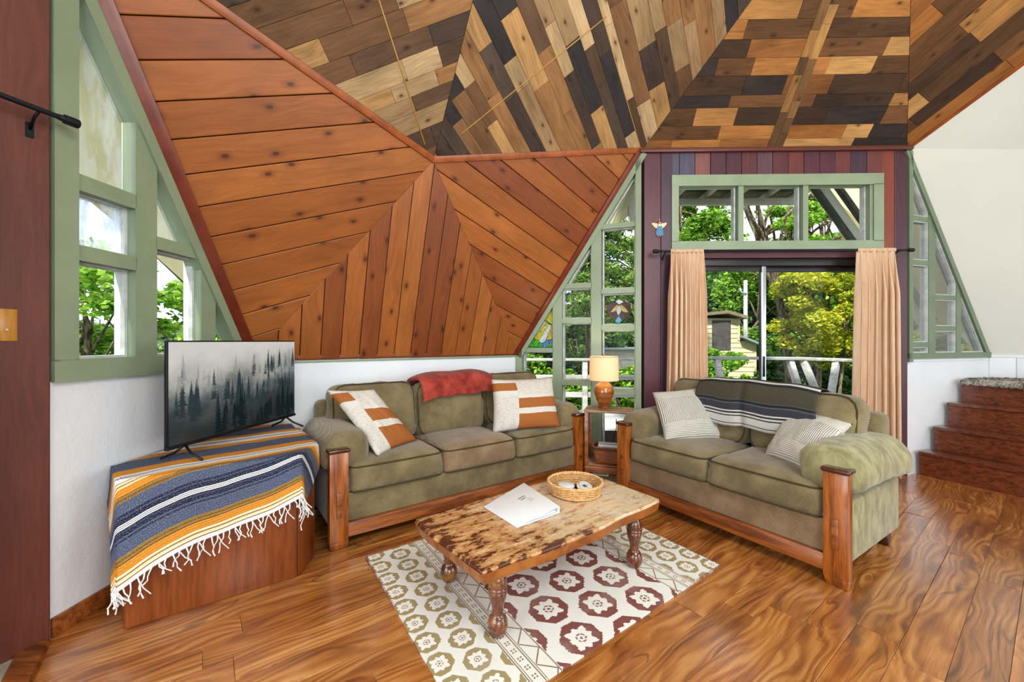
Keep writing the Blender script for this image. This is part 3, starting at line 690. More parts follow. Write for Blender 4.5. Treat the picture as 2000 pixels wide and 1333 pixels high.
def piping(parent, hx, hy, z, r, crown=0.0, mat=None, rad=0.005, plane='xy', front=0.0):
    pts = []
    N = 10
    for cx, cy, a0 in ((hx - r, hy - r, 0), (-hx + r, hy - r, 90), (-hx + r, -hy + r, 180), (hx - r, -hy + r, 270)):
        for i in range(4):
            a = math.radians(a0 + 30 * i); x, y = cx + r * math.cos(a), cy + r * math.sin(a)
            pts.append((x, y, z))
    full = []
    for i in range(len(pts)):
        p, q = Vector(pts[i]), Vector(pts[(i + 1) % len(pts)])
        for t in range(6): full.append(p.lerp(q, t / 6))
    full.append(full[0])
    if front: full = [Vector((p.x, p.y - (front * (1 - (p.x / hx) ** 4) if p.y < 0 else 0) * .8, p.z)) for p in full]
    if plane == 'xz': full = [Vector((p.x, p.z, p.y)) for p in full]
    return MB().tube(full, rad, 6, cap=False).make('piping', mat or M['piping'], parent, smooth=True)
def arm(parent, side, W, depth):
    """overstuffed rolled arm, side -1 left, +1 right; outward is away from the seat"""
    N, K = 18, 28; vs = []; fs = []
    for i in range(N + 1):
        t = i / N; y = 0.05 + t * (depth - 0.07)
        sc = min(1, math.sqrt(max(0, 1 - (1 - min(1, t / .10)) ** 2)) * .25 + .75) * (1 if t < .9 else (.75 + .25 * (1 - t) / .1))
        for k in range(K):
            a = 2 * PI * k / K; ca, sa = math.cos(a), math.sin(a)
            rx = .148 * (abs(ca) ** .66) * (1 if ca > 0 else -1); rz_ = .113 * (abs(sa) ** .75) * (1 if sa > 0 else -1)
            out = ca > 0                     # outward half droops over the side panel
            x = rx * (1.0 + (.28 if W < 1.8 else .06) * (t ** .8 if out else 0)); z = rz_ - (0.045 * max(0, ca) ** 1.5 * (1 + .3 * t)) + 0.02 * math.sin(t * PI)
            if not out and sa < 0: z -= .02
            q = Vector((x * sc, y, z * sc))
            w_ = mnoise.noise(Vector((q.x * 9 + side * 3, q.y * 11, q.z * 9))) * .007 + (math.sin(k * 1.9 + side) * .003 + .003 * math.sin(k * 3.3)) * max(0, 1 - t * 4)
            q += Vector((ca, 0, sa)) * w_
            q.x = side * (W / 2 - .118) + side * q.x; q.z += .60; vs.append(q)
    for i in range(N):
        for k in range(K): fs.append((i * K + k, i * K + (k + 1) % K, (i + 1) * K + (k + 1) % K, (i + 1) * K + k))
    fs += [tuple(range(K)), tuple(N * K + k for k in range(K))]
    me = mesh('arm', vs, fs, True); bm = bmesh.new(); bm.from_mesh(me); bmesh.ops.recalc_face_normals(bm, faces=bm.faces); bm.to_mesh(me); bm.free()
    return link('arm', me, M['olive'] if side < 0 else M['olive_light'] if W < 1.8 else M['olive'], parent)
def sofa(name, label, loc, rz, W, D, n, seat_mats, backs, side_mat):
    """origin: middle of the front edge, x right, y back"""
    t = thing(name, label, 'sofa', loc, rz); h = W / 2
    boxo('body', side_mat, t, -h + .02, h - .02, .045, D - .02, .11, .44, .015)
    boxo('back_panel', M['olive'], t, -h + .06, h - .06, D - .16, D, .12, .84, .05, seg=4)
    boxo('front_panel', M['olive'] if n == 3 else M['olive_tan'], t, -h + .09, h - .09, .028, .06, .155, .335, .008)
    boxo('front_rail', M['rail'], t, -h + .09, h - .09, .005, .05, .065, .155, .006)
    for s_ in (-1, 1):
        x0, x1 = (-h, -h + .112) if s_ < 0 else (h - .112, h)
        mb = MB(); mb.hexa([(x0 + .012, .012, 0), (x1 - .004, .012, 0), (x1 - .004, .06, 0), (x0 + .012, .06, 0), (x0, 0, .05), (x1, 0, .05), (x1, .06, .05), (x0, .06, .05)])
        mb.box(x0, x1, 0, .06, .05, .602)
        p = mb.make('post', M['post'], t, bevel=.004)
        boxo('post_cap', M['cap'], p, x0 - .010, x1 + .010, -.012, .085, .602, .628, .011, seg=4)
        boxo('inlay', M['rail'], p, (x0 + x1) / 2 - .016, (x0 + x1) / 2 + .016, -.008, .002, .20, .36, .003)
        arm(t, s_, W, D)
        for y in (D - .1,): boxo('foot', M['cap'], t, (-h + .05 if s_ < 0 else h - .11), (-h + .11 if s_ < 0 else h - .05), y, y + .05, 0, .115, .006)
    sw = (W - .24) / n
    for i in range(n):
        x = -W / 2 + .12 + sw * (i + .5)
        ob = cushion('seat_cushion', seat_mats[i], t, (x, .325, .415), (sw / 2 - .003, .315, .092), r=.045, n=18, crown=.035, front=.012, wr=.006, seed=i * 7 + n)
        piping(ob, sw / 2 - .006, .312, .078, .045, front=.012); piping(ob, sw / 2 - .006, .312, -.078, .045, front=.012)
    bw = (W - .24) / n
    for i in range(n):
        x = -W / 2 + .12 + bw * (i + .5); dz, tl, hh = backs[i]
        ob = cushion('back_cushion', M['olive'], t, (x, D - .265, .69 + dz), (bw / 2 - .002, .115, hh), rot=(math.radians(tl), 0, random.uniform(-.02, .02)), r=.095, n=20, wr=.016, seed=i * 11 + n, puff=.03)
        piping(ob, bw / 2 - .02, hh - .012, -.085, .09, plane='xz')
    return t

u1 = math.radians(36.3); U1 = Vector((math.cos(u1), math.sin(u1), 0)); N1 = Vector((-U1.y, U1.x, 0))
SF = Vector((-1.115, 2.505, 0)); SW = 2.225
SOFA = sofa('sofa', 'three-seat olive chenille sofa with oak posts below the cedar wall', SF + U1 * SW / 2, u1, SW, .86, 3, [M['olive'], M['olive_tan'], M['olive']],
            [(.045, -9, .235), (.025, -9, .235), (.06, -9, .24)], M['olive'])
u2 = math.atan2(-.8407, .5415); U2 = Vector((math.cos(u2), math.sin(u2), 0)); N2 = Vector((-U2.y, U2.x, 0))
LF = Vector((.880, 3.435, 0)); LW = 1.575
LOVE = sofa('loveseat', 'two-seat olive loveseat with oak posts in front of the glass door', LF + U2 * LW / 2, u2, LW, .90, 2, [M['olive'], M['olive']],
            [(.045, -8, .24), (.03, -8, .235)], M['olive_light'])

# ---------------------------------------------------------------- throw pillows
def pillow(name, label, c3, mat, thick=.085, group=None, n=30, wr=.006, seed=0, bend=0.0):
    """c3: corners top-left, top-right, bottom-right, bottom-left in the room"""
    TL, TR, BR, BL = [Vector(p) for p in c3]; ctr = (TL + TR + BR + BL) / 4
    nrm = (TR - TL).cross(BL - TL).normalized()
    if nrm.dot(Vector((0, 0, EYE)) - ctr) < 0: nrm = -nrm
    vs = []; fs = []; uv = []
    for side in (1, -1):
        b0 = len(vs)
        for i in range(n + 1):
            for j in range(n + 1):
                u, v = i / n, j / n; a, b = 2 * u - 1, 2 * v - 1
                ins = .055
                uu = .5 + .5 * a * (1 - ins * (1 - b * b)); vv = .5 + .5 * b * (1 - ins * (1 - a * a))
                p = TL * (1 - uu) * (1 - vv) + TR * uu * (1 - vv) + BR * uu * vv + BL * (1 - uu) * vv
                h = thick * (max(0, (1 - a ** 4) * (1 - b ** 4)) ** .55) * (.8 + .2 * (1 - a * a) * (1 - b * b))
                h *= 1 + .14 * mnoise.noise(Vector((u * 4 + seed, v * 4, side)))
                w_ = mnoise.noise(Vector((u * 11 + seed, v * 9, side * 3))) * wr * (0 if (i in (0, n) or j in (0, n)) else 1)
                vs.append(p + nrm * side * (h + w_) - nrm * bend * (1 - a * a) - ctr); uv.append((u, v))
        for i in range(n):
            for j in range(n):
                q = (b0 + i * (n + 1) + j, b0 + (i + 1) * (n + 1) + j, b0 + (i + 1) * (n + 1) + j + 1, b0 + i * (n + 1) + j + 1)
                fs.append(q)
    me = mesh(name, vs, fs, True, uvs=uv); bm = bmesh.new(); bm.from_mesh(me)
    bmesh.ops.remove_doubles(bm, verts=bm.verts, dist=1e-5); bmesh.ops.recalc_face_normals(bm, faces=bm.faces); bm.to_mesh(me); bm.free()
    o = link(name, me, mat); o.location = ctr; tag(o, label, 'cushion', group); return o
def kilim(name, flip=False):
    m = Mat(name, .9, .1); uv = m.coord('UV'); u, v, _ = m.sep(uv); o = m.noise(uv, 30, 3); wob = (m.noise(m.scale(uv, (3, 3, 1)), 1.5, 2) - .5) * .03
    v = v + wob
    rust, cream = lin(172, 104, 52), lin(226, 222, 214)
    slub = (m.noise(m.scale(uv, (14, 70, 1)), 1.0, 4, .7)).step(.45, .75)
    beige = m.mix(slub, cream, lin(186, 172, 156))
    left = u.lt(.34)
    L = m.mix(v.band(.17, .085), beige, rust); L = m.mix(v.band(.29, .045), L, cream); L = m.mix(v.band(.04, .045), L, cream)
    Rr = m.mix(v.band(.50, .105), beige, rust); Rr = m.mix(v.band(.655, .055), Rr, cream); Rr = m.mix(v.gt(.71), Rr, rust); Rr = m.mix(v.band(.38, .025), Rr, cream)
    c = m.mix(left, Rr, L); c = m.mix((o - .5).abs() * .5, c, (.3, .25, .2)); m.base(c)
    thr = (v * 520).sin() * .5 + m.noise(uv, 160, 2); m.bump(thr, .6, .003); return m.m
def ribbed(name):
    m = Mat(name, .9, .1); uv = m.coord('UV'); u, v, _ = m.sep(uv); mid = v.band(.45, .23)
    rv = (u * 2 * PI * 38).sin(); rh = (v * 2 * PI * 36).sin()
    k = m.n('Mix'); k.data_type = 'FLOAT'; m.l(mid, k.inputs[0]); m.l(rh * .6, k.inputs[2]); m.l(rv, k.inputs[3]); h = S(m.nt, k.outputs[0])
    m.base(m.mix((1 - h.step(-.7, .15)) * .6, lin(222, 218, 208), lin(128, 122, 112))); m.bump(h + m.noise(uv, 120, 2) * .4, .7, .006); return m.m
pillow('throw_pillow', 'rust and cream woven cushion slumped against the sofa arm nearest the television',
       [(-1.315, 2.90, .955), (-1.02, 3.02, .945), (-.72, 3.12, .545), (-.90, 2.74, .525)], kilim('kilim_cushion'), .075, 'rust patchwork cushions', seed=2)
pillow('throw_pillow', 'rust and cream woven cushion upright at the lamp end of the sofa',
       [(-.18, 3.58, .965), (.375, 3.82, .965), (.43, 3.60, .545), (-.165, 3.46, .52)], kilim('kilim_cushion_b'), .085, 'rust patchwork cushions', seed=5)
rb = ribbed('ribbed_knit')
pillow('throw_pillow', 'cream ribbed knit cushion sitting square on the window-side seat of the loveseat',
       [(1.17, 3.42, .872), (1.64, 3.42, .925), (1.69, 3.22, .53), (1.185, 3.18, .515)], rb, .08, 'ribbed knit cushions', seed=8)
pillow('throw_pillow', 'cream ribbed knit cushion tipped against the near arm of the loveseat',
       [(1.98, 2.92, .83), (2.10, 2.52, .79), (1.72, 2.37, .535), (1.70, 2.76, .53)], rb, .08, 'ribbed knit cushions', seed=13)

# ---------------------------------------------------------------- blankets
def sheet(name, fn, na, nb, mat, thick=.006, uvf=None):
    vs = []; uv = []; fs = []
    for i in range(na + 1):
        for j in range(nb + 1):
            p = fn(i / na, j / nb); vs.append(p); uv.append(uvf(i / na, j / nb) if uvf else (i / na, j / nb))
    for i in range(na):
        for j in range(nb):
            q = [i * (nb + 1) + j, (i + 1) * (nb + 1) + j, (i + 1) * (nb + 1) + j + 1, i * (nb + 1) + j + 1]
            if all(vs[k] is not None for k in q): fs.append(tuple(q))
    vs = [v if v is not None else Vector((0, 0, 0)) for v in vs]
    me = mesh(name, vs, fs, True, uvs=uv); bm = bmesh.new(); bm.from_mesh(me)
    bmesh.ops.delete(bm, geom=[v for v in bm.verts if not v.link_faces], context='VERTS'); bmesh.ops.recalc_face_normals(bm, faces=bm.faces); bm.to_mesh(me); bm.free()
    o = link(name, me, mat); md = o.modifiers.new('thickness', 'SOLIDIFY'); md.thickness = thick; md.offset = 0; return o
def drape_path(pts):
    """pts: polyline (y,z); returns function of arc length 0..1"""
    L_ = [0]
    for a, b in zip(pts[:-1], pts[1:]): L_.append(L_[-1] + math.hypot(b[0] - a[0], b[1] - a[1]))
    def g(t):
        s_ = t * L_[-1]
        for i in range(len(pts) - 1):
            if s_ <= L_[i + 1] + 1e-9:
                k = (s_ - L_[i]) / max(1e-9, L_[i + 1] - L_[i]); return (pts[i][0] + (pts[i + 1][0] - pts[i][0]) * k, pts[i][1] + (pts[i + 1][1] - pts[i][1]) * k)
        return pts[-1]
    return g
def smooth(pts, it=3):
    for _ in range(it):
        q = [pts[0]]
        for a, b in zip(pts[:-1], pts[1:]): q += [(a[0] * .75 + b[0] * .25, a[1] * .75 + b[1] * .25), (a[0] * .25 + b[0] * .75, a[1] * .25 + b[1] * .75)]
        q.append(pts[-1]); pts = q
    return pts
# red fleece folded over the middle back cushion
red = Mat('red_fleece', .95, .1); k = red.noise(red.coord('Object'), 7, 4, .65); red.base(red.mix(k.step(.3, .7), lin(122, 38, 32), lin(178, 74, 60))); red.bump(red.noise(red.coord('Object'), 130, 3), .8, .006)
red.b.inputs['Sheen Weight'].default_value = .15
gp = drape_path(smooth([(.445, .815), (.452, .90), (.475, .965), (.54, .995), (.64, .995), (.72, .975), (.775, .93), (.80, .84)]))
def redf(a, b):
    y, z = gp(b); x = -.335 + .70 * a; lump = mnoise.noise(Vector((a * 4, b * 4, 2))) * .018
    edge = (1 - (2 * a - 1) ** 6); z2 = z - .018 * (1 - edge); return SF + U1 * (SW / 2 + x + (.03 * (1 - b))) + N1 * (y - .012 + lump * .3) + Vector((0, 0, z2 + lump + .012 * edge + .02 * a))
o = sheet('fleece_throw', redf, 40, 40, red.m, .034); tag(o, 'folded dark red fleece throw over the middle of the sofa back', 'blanket')
md = o.modifiers.new('round', 'SUBSURF'); md.levels = md.render_levels = 1
# charcoal striped blanket over the loveseat back
def stripes(name, stops, noise_amt=.35, zig=(), lines=()):
    m = Mat(name, .95, .1); uv = m.coord('UV'); u, v, _ = m.sep(uv); v2 = v + (m.noise(uv, 7, 2) - .5) * .006
    c = m.ramp(v2, stops, True) if len(stops) <= 32 else m.mix(v2.gt(stops[31][0]), m.ramp(v2, stops[:31], True), m.ramp(v2, stops[31:], True))
    for z0, hw, col_ in lines: c = m.mix(v2.band(z0, hw), c, col_)
    h = m.noise(m.scale(uv, (260, 300, 1)), 1, 2).step(.5, .72)
    for z0, hw, dark, light in zig:
        inb = v2.band(z0, hw); zz = ((u * 44).fract() - .5).abs() * 2
        q = (((v2 - z0) * (1.0 / hw) * .5 + .5) * 2 + zz * 1.2).mod(0.8).lt(.4); c = m.mix(inb, c, m.mix(q, light, dark))
    c = m.mix(h * noise_amt, c, lin(214, 214, 218)); m.base(c); th = (v * 700).sin() * .5 + m.noise(uv, 200, 2); m.bump(th, .5, .004); return m.m
dk, bk, ol, wh, gb = lin(58, 60, 70), lin(34, 36, 42), lin(70, 66, 52), lin(206, 204, 198), lin(98, 112, 130)
cs = [(0, wh), (.025, bk), (.035, wh), (.105, bk), (.115, wh), (.135, bk), (.15, wh), (.165, dk), (.235, lin(92, 94, 98)), (.25, bk), (.27, lin(84, 84, 84)), (.28, ol), (.43, bk), (.47, wh), (.51, bk), (.54, ol), (.66, dk), (.69, gb), (.72, dk), (.78, gb), (.84, wh), (.86, gb), (.9, wh), (.94, dk), (.96, wh), (.975, bk)]
gq = drape_path(smooth([(.478, .655), (.472, .76), (.462, .86), (.495, .945), (.575, .985), (.68, .975), (.80, .93), (.90, .87)]))
def chf(a, b):
    y, z = gq(b); x = LW * .28 + .80 * a + .05 * (1 - b) * (a - .5)
    fold = .02 * math.exp(-((a - .42) / .035) ** 2) * (1 - b * .7); return LF + U2 * x + N2 * (y - .015 + fold) + Vector((0, 0, z + .012 + .006 * math.sin(a * 17) * (1 - b) - .012 * a + (.02 if b > .4 else 0) * (1 - abs(2 * a - 1) ** 3)))
o = sheet('striped_blanket', chf, 60, 50, stripes('charcoal_stripes', cs, .12), .008); tag(o, 'charcoal and white striped woven blanket draped over the loveseat back', 'blanket')
mb = MB()
for i in range(56):
    p = chf(i / 55, 1.0); d = Vector((random.uniform(-.01, .01), .02, -.012)); mb.tube([p, p + d, p + d * 2 + Vector((0, 0, -.015))], .003, 4)
mb.make('fringe', M['black_metal'], o, kind='stuff')

# ---------------------------------------------------------------- television corner
CABH = 0.672
cab_pts = [(-1.75, 1.83), (-1.175, 2.254), (-1.19, 2.475), (-1.655, 3.08), (-1.86, 3.0), (-1.95, 2.92), (-1.985, 2.05)]
cabm = wood_obj('cherry_veneer', lin(142, 74, 32), lin(108, 52, 20), .3, 'z', 1.2, .25)
def prism(mb, pts, z0, z1):
    n = len(pts); return mb.add([(*p, z0) for p in pts] + [(*p, z1) for p in pts], [tuple(range(n - 1, -1, -1)), tuple(n + i for i in range(n))] + [(i, (i + 1) % n, n + (i + 1) % n, n + i) for i in range(n)])
cb = thing('corner_cabinet', 'low angled cherry veneer cabinet in the corner under the television', 'cabinet', (-1.6, 2.4, 0))
rel = [(x + 1.6, y - 2.4) for x, y in cab_pts]
prism(MB(), inset(rel, .012), 0.0, CABH - .02).make('body', cabm, cb, bevel=.003); prism(MB(), rel, CABH - .02, CABH).make('top', cabm, cb, bevel=.003)
def panel(p, q, z0, z1, th, name='side_panel'):
    p, q = Vector(p), Vector(q); t = (q - p).normalized(); n = Vector((t.y, -t.x)) * th; p += t * .006; q -= t * .006
    mb = MB(); mb.hexa([(*p, z0), (*q, z0), (*(q + n), z0), (*(p + n), z0), (*p, z1), (*q, z1), (*(q + n), z1), (*(p + n), z1)]); return mb.make(name, cabm, cb, bevel=.002)
ri_ = inset(rel, .012)
for i in (0, 1, 2): panel(ri_[i], ri_[i + 1], .004, CABH - .026, .01)
c_ = math.radians(36.4); CA = Vector((math.cos(c_), math.sin(c_))); CN = Vector((-CA.y, CA.x)); C0 = Vector(cab_pts[0])
def nearest(p, poly):
    best = None; inside = True
    for i in range(len(poly)):
        a, b = Vector(poly[i]), Vector(poly[(i + 1) % len(poly)]); e = b - a; t = max(0, min(1, (p - a).dot(e) / e.length_squared)); q = a + e * t
        if e.x * (p.y - a.y) - e.y * (p.x - a.x) < 0: inside = False
        if best is None or (p - q).length < best[0]: best = ((p - q).length, q)
    return inside, best[0], best[1]
GO, BL_, NV, CR, BR_, WH, GB_ = lin(208, 136, 30), lin(76, 86, 112), lin(34, 40, 66), lin(250, 228, 188), lin(110, 84, 50), lin(236, 236, 236), lin(150, 114, 38)
seq = [(0, WH), (.022, BR_), (.027, CR), (.043, BR_), (.049, CR), (.058, GO), (.100, BR_), (.106, GB_), (.116, BR_), (.122, GB_), (.132, BL_), (.190, NV), (.199, BL_), (.208, NV), (.226, BL_), (.232, NV),
       (.246, WH), (.251, NV), (.254, WH), (.259, NV), (.262, WH), (.267, NV), (.285, BL_), (.292, NV), (.305, BL_), (.355, GB_), (.364, BR_), (.371, GB_), (.379, GO), (.418, CR), (.428, GB_), (.433, CR), (.446, WH),
       (.468, WH), (.502, WH), (.522, GO), (.555, BL_), (.625, GO), (.655, WH), (.70, WH), (.725, GO), (.76, BL_), (.83, GO), (.86, WH), (.9, GO), (.93, BL_), (.985, GO)]
seq = [(p * .70, q_) for p, q_ in seq if p < .51] + [(.365, GO), (.43, BL_), (.56, GO), (.62, WH), (.72, GO), (.78, BL_), (.93, GO)]
TOT = 1.36
seq = [(p, (NV if .17 < p < .187 else q_)) for p, q_ in seq]
bm_mat = stripes('serape_stripes', seq, .30, lines=[(p, .0019, lin(240, 240, 238)) for p in (.1725, .1785, .1845)] + [(p, .0016, lin(26, 32, 54)) for p in (.140, .150, .160, .198, .208)] + [(p, .0014, lin(92, 66, 36)) for p in (.072, .084, .256, .268, .2)][:4] + [(p, .0017, lin(150, 104, 34)) for p in (.018, .032, .300, .311)], zig=((.340, .011, NV, WH), (.675, .014, NV, WH)))
poly2 = cab_pts
def serape(a, b):
    aa = -.235 + 1.20 * a; hem = -(.43 - .20 * max(0, min(1, aa / .75)) + .05 * math.exp(-((aa + .02) / .12) ** 2)) + .012 * math.sin(aa * 9)
    bb = hem + (1.0 - hem) * b if b > 0 else hem
    p = C0 + CA * aa + CN * bb
    ins, d, q = nearest(p, poly2)
    if ins: return Vector((p.x, p.y, CABH + .006 + .003 * mnoise.noise(Vector((p.x * 9, p.y * 9, 0)))))
    if p.x < -1.97 and bb > .32: return None
    if bb > .75: return None
    if aa > .8 and bb > .28: d = min(d, .05)
    dirv = (p - q).normalized() if d > 1e-6 else Vector((0, -1)); fl = .10 + .05 * math.sin(aa * 11)
    out = q + dirv * (.014 + d * fl); x = max(-2.008 + .0332 * (out.y - 1.79), out.x)
    rr = .02; z = CABH + .006 - d + (.008 if d > .02 else d * .4)
    return Vector((x, out.y, z + .002 * math.sin(aa * 30)))
o = sheet('serape_blanket', serape, 110, 130, bm_mat, .006, uvf=lambda a, b: (a, b)); tag(o, 'gold, navy and white striped serape draped over the corner cabinet', 'blanket')
mb = MB()
for i in range(50):
    a = .01 + .98 * i / 49; p = serape(a, 0.0)
    if p is None or p.z > CABH - .05: continue
    L_ = random.uniform(.05, .095); sw_ = random.uniform(-.03, .03); outw = Vector((.35 * CA.y, -.35 * CA.x, 0)) * .02
    pts = [p + Vector((0, 0, .004))] + [p + outw + Vector((CA.x * sw_ * t + .006 * math.sin(t * 9 + i), CA.y * sw_ * t, -L_ * t)) for t in (.25, .5, .75, 1)]
    pts = [Vector((max(-2.0, q.x), q.y, max(.01, q.z))) for q in pts]
    mb.tube(pts, [.0034, .0028, .0026, .0024, .0036], 5)
    if i % 3 == 0: mb.tube([p, p + outw * 1.4 + Vector((CA.x * .02, CA.y * .02, -L_ * .5)), p + outw + Vector((CA.x * .045, CA.y * .045, -L_ * .9))], .0024, 5)
mb.make('fringe', plain('white_cotton', (.8, .8, .8), .9, .1), o, kind='stuff')

# television
def at_depth(x, y, Z): return Vector(((x - 1000) / FOC * Z, Z, EYE - (y - 666.5) / FOC * Z))
tl_, tr_ = at_depth(326, 883, 2.045), at_depth(575.5, 809, 3.03)
tdir = Vector((tr_.x - tl_.x, tr_.y - tl_.y, 0)); TW = tdir.length; tdir.normalize(); tn = Vector((tdir.y, -tdir.x, 0))      # faces the room (+x)
ta = math.atan2(tdir.y, tdir.x); tvz = (tl_.z + tr_.z) / 2; TH = 0.545
tv = thing('television', 'flat screen television showing a misty fir forest on the striped serape', 'television', (tl_.x + tdir.x * TW / 2, tl_.y + tdir.y * TW / 2, CABH + .012), ta)
z0 = tvz - CABH - .012 + .004
boxo('casing', M['black_metal'], tv, -TW / 2, TW / 2, 0.0, .018, z0, z0 + TH, .003); boxo('rear_housing', M['black_metal'], tv, -TW * .32, TW * .32, .016, .05, z0 + .04, z0 + TH * .6, .008)
boxo('lower_bar', M['black_metal'], tv, -TW / 2 - .004, TW / 2 + .004, -.006, .014, z0 - .008, z0 + .008, .002)
sm = Mat('screen_mist', .18, .5); o_ = sm.coord('Object'); x_, y_, z_ = sm.sep(o_); zz = (z_ - z0) / TH; n1 = sm.noise(o_, 3.4, 5, .6); n2 = sm.noise(o_, 9, 4, .6)
sk = sm.ramp((zz + (n1 - .5) * .75 + (n2 - .5) * .2 - x_ * .12).step(0.0, 1.0), [(0, lin(32, 40, 42)), (.3, lin(56, 66, 70)), (.5, lin(104, 112, 112)), (.68, lin(168, 168, 162)), (1, lin(222, 218, 212))])
sm.b.inputs['Base Color'].default_value = (.005, .005, .005, 1); sm.l(sk, sm.b.inputs['Emission Color']); sm.b.inputs['Emission Strength'].default_value = .8; sm.b.inputs['Roughness'].default_value = .12
scr = boxo('screen', sm.m, tv, -TW / 2 + .008, TW / 2 - .008, -.0035, .001, z0 + .010, z0 + TH - .008, 0)
def fir_mat(name, col, al, seed):
    m = Mat(name); em = m.n('Emission'); tr = m.n('BsdfTransparent'); mx = m.n('MixShader'); o2 = m.coord('Object')
    em.inputs['Color'].default_value = (*col, 1); em.inputs['Strength'].default_value = .8
    k = m.noise(m.scale(o2, (1, 1, 1), (seed, 0, seed)), 6.5, 4, .6).step(.36, .56) * al
    m.l(k, mx.inputs[0]); m.l(tr.outputs[0], mx.inputs[1]); m.l(em.outputs[0], mx.inputs[2]); m.l(mx.outputs[0], m.out.inputs['Surface']); return m.m
def firs(cnt, zlo, zhi, hlo, hhi, yoff, mat, seed, xr=(-.49, .49)):
    rnd = random.Random(seed); mb = MB()
    for i in range(cnt):
        x = rnd.uniform(*xr) * TW * .98; h = rnd.uniform(hlo, hhi) * TH; zb = z0 + TH * rnd.uniform(zlo, zhi) + (x / TW) * TH * .10; wd = h * rnd.uniform(.15, .21); tp = min(zb + h, z0 + TH - .012)
        zb = max(zb, z0 + .014); lv = 9; L_, R_ = [], []
        if tp - zb < .03: continue
        for k in range(lv):
            t = k / lv; zz_ = tp - (tp - zb) * (t + 1 / lv); ww = wd * (t + .12) * rnd.uniform(.7, 1.1)
            L_ += [(-ww, zz_ - .003), (-ww * .42, zz_ + .001)]; R_ += [(ww * rnd.uniform(.8, 1.1), zz_ - .003), (ww * .42, zz_ + .001)]
        ol_ = [(0, tp)] + R_ + L_[::-1]
        lim = TW / 2 - .01
        mb.add([(max(-lim, min(lim, x + a)), yoff, b) for a, b in ol_], [tuple(range(len(ol_)))])
    return mb.make('screen_picture', mat, scr, kind='stuff')
firs(24, .50, .66, .14, .26, -.0040, fir_mat('far_firs', lin(150, 154, 152), .8, 1), 4)
firs(16, .56, .66, .12, .28, -.0042, fir_mat('ridge_firs', lin(52, 66, 66), .95, 2), 5, (.08, .49))
firs(34, .20, .42, .22, .38, -.0044, fir_mat('mid_firs', lin(50, 62, 64), .95, 3), 6)
firs(40, -.05, .16, .22, .42, -.0046, fir_mat('near_firs', lin(26, 36, 38), 1.0, 6), 9, (-.2, .49))
for s_ in (-1, 1):
    for k in (-1, 1):
        MB().tube([(s_ * TW * .40, .0 , z0), (s_ * TW * .40 + .012 * s_, k * .045, .035), (s_ * TW * .40 + .02 * s_, k * .12, .004)], .0065, 8).make('stand_leg', M['black_metal'], tv, smooth=True)

# ---------------------------------------------------------------- rug
RL, RR_, RN = Vector((-.873, 2.45)), Vector((1.207, 2.366)), Vector((-.152, 1.35)); RF = RL + RR_ - RN
ru_, rv_ = (RF - RL), (RN - RL); LU, LV = ru_.length, rv_.length
def rug_mat():
    m = Mat('rug_pattern', .95, .05); uv = m.coord('UV'); u, v, _ = m.sep(uv)
    fz = (m.noise(uv, 90, 2) - .5)
    def cells(su, sv, u0, v0, col, core):
        """staggered hexagon cells with a lobed flower in each"""
        res = None
        uu = (u - u0) / su; par = (uu + .5).floor().mod(2.0) * .5; vv = (v - v0) / sv + par
        x = (uu + .5).fract() - .5; y = (vv + .5).fract() - .5
        x = x + fz * .10; y = y + fz * .06
        ax, ay = x.abs(), y.abs()
        hexd = ax.max(ay).max((ax + ay) * .74)
        ring = hexd.lt(.432)
        th = y.atan2(x); r = (x * x + y * y).sqrt(); rad = .265 + ((th * 8).cos() * .036) + ((th * 4).cos() * -.028)
        flower = r.lt(rad); ctr = r.band(.095, .018); dash = ((th * 3).sin()).abs().gt(.35)
        c = m.mix(ring, lin(240, 240, 234), col); c = m.mix(flower, c, lin(244, 242, 236))
        c = m.mix(ctr * dash, c, core); c = m.mix(r.lt(.035), c, core)
        return c
    olive = cells(.14, .14, .043, .02, lin(166, 150, 108), lin(150, 136, 110)); 
    olive2 = cells(.14, .14, LU - .043, .02, lin(166, 150, 108), lin(150, 136, 110))
    mar = cells(.228, .23, .618, 1.24, lin(134, 82, 76), lin(140, 104, 92))
    c = m.mix(u.gt(LU / 2), olive, olive2); c = m.mix((u - LU / 2).abs().lt(LU / 2 - .43), c, mar)
    bu = (u.min(LU - u)); inb = bu.band(.365, .075); band = lin(238, 238, 230)
    bb = m.mix(bu.band(.295, .003).max(bu.band(.305, .002)).max(bu.band(.352, .003)).max(bu.band(.434, .003)).max(bu.band(.362, .002)), band, lin(150, 130, 108))
    dots = ((v / .05).fract() - .5).abs().lt(.22) * ((bu - .328).abs().lt(.011)) * (1 - ((v / .05).fract() - .5).abs().lt(.05)) * (1 - (bu - .328).abs().lt(.003)); bb = m.mix(dots, bb, lin(150, 130, 104))
    zz_ = (((v / .13).fract() - .5).abs() * 2); bb = m.mix(((bu - .365) / .065 - zz_).abs().lt(.07) * bu.gt(.366), bb, lin(150, 120, 108))
    c = m.mix(inb, c, bb); wear = m.noise(uv, 5, 4); c = m.mix(wear.step(.45, .8) * .25, c, lin(214, 206, 196)); m.base(c)
    m.bump(m.noise(uv, 320, 2), .5, .003); return m.m
n_ = 24; vs = []; fs = []; uv = []
for lay in (0, 1):
    for i in range(n_ + 1):
        for j in range(n_ + 1):
            p = RL + ru_ * (i / n_) + rv_ * (j / n_); e = mnoise.noise(Vector((i * .7, j * .7, 1))) * .004 * (i in (0, n_) or j in (0, n_))
            vs.append((p.x + e, p.y + e, .001 if lay == 0 else .0075)); uv.append((LU * i / n_, LV * j / n_))
NN = (n_ + 1) ** 2
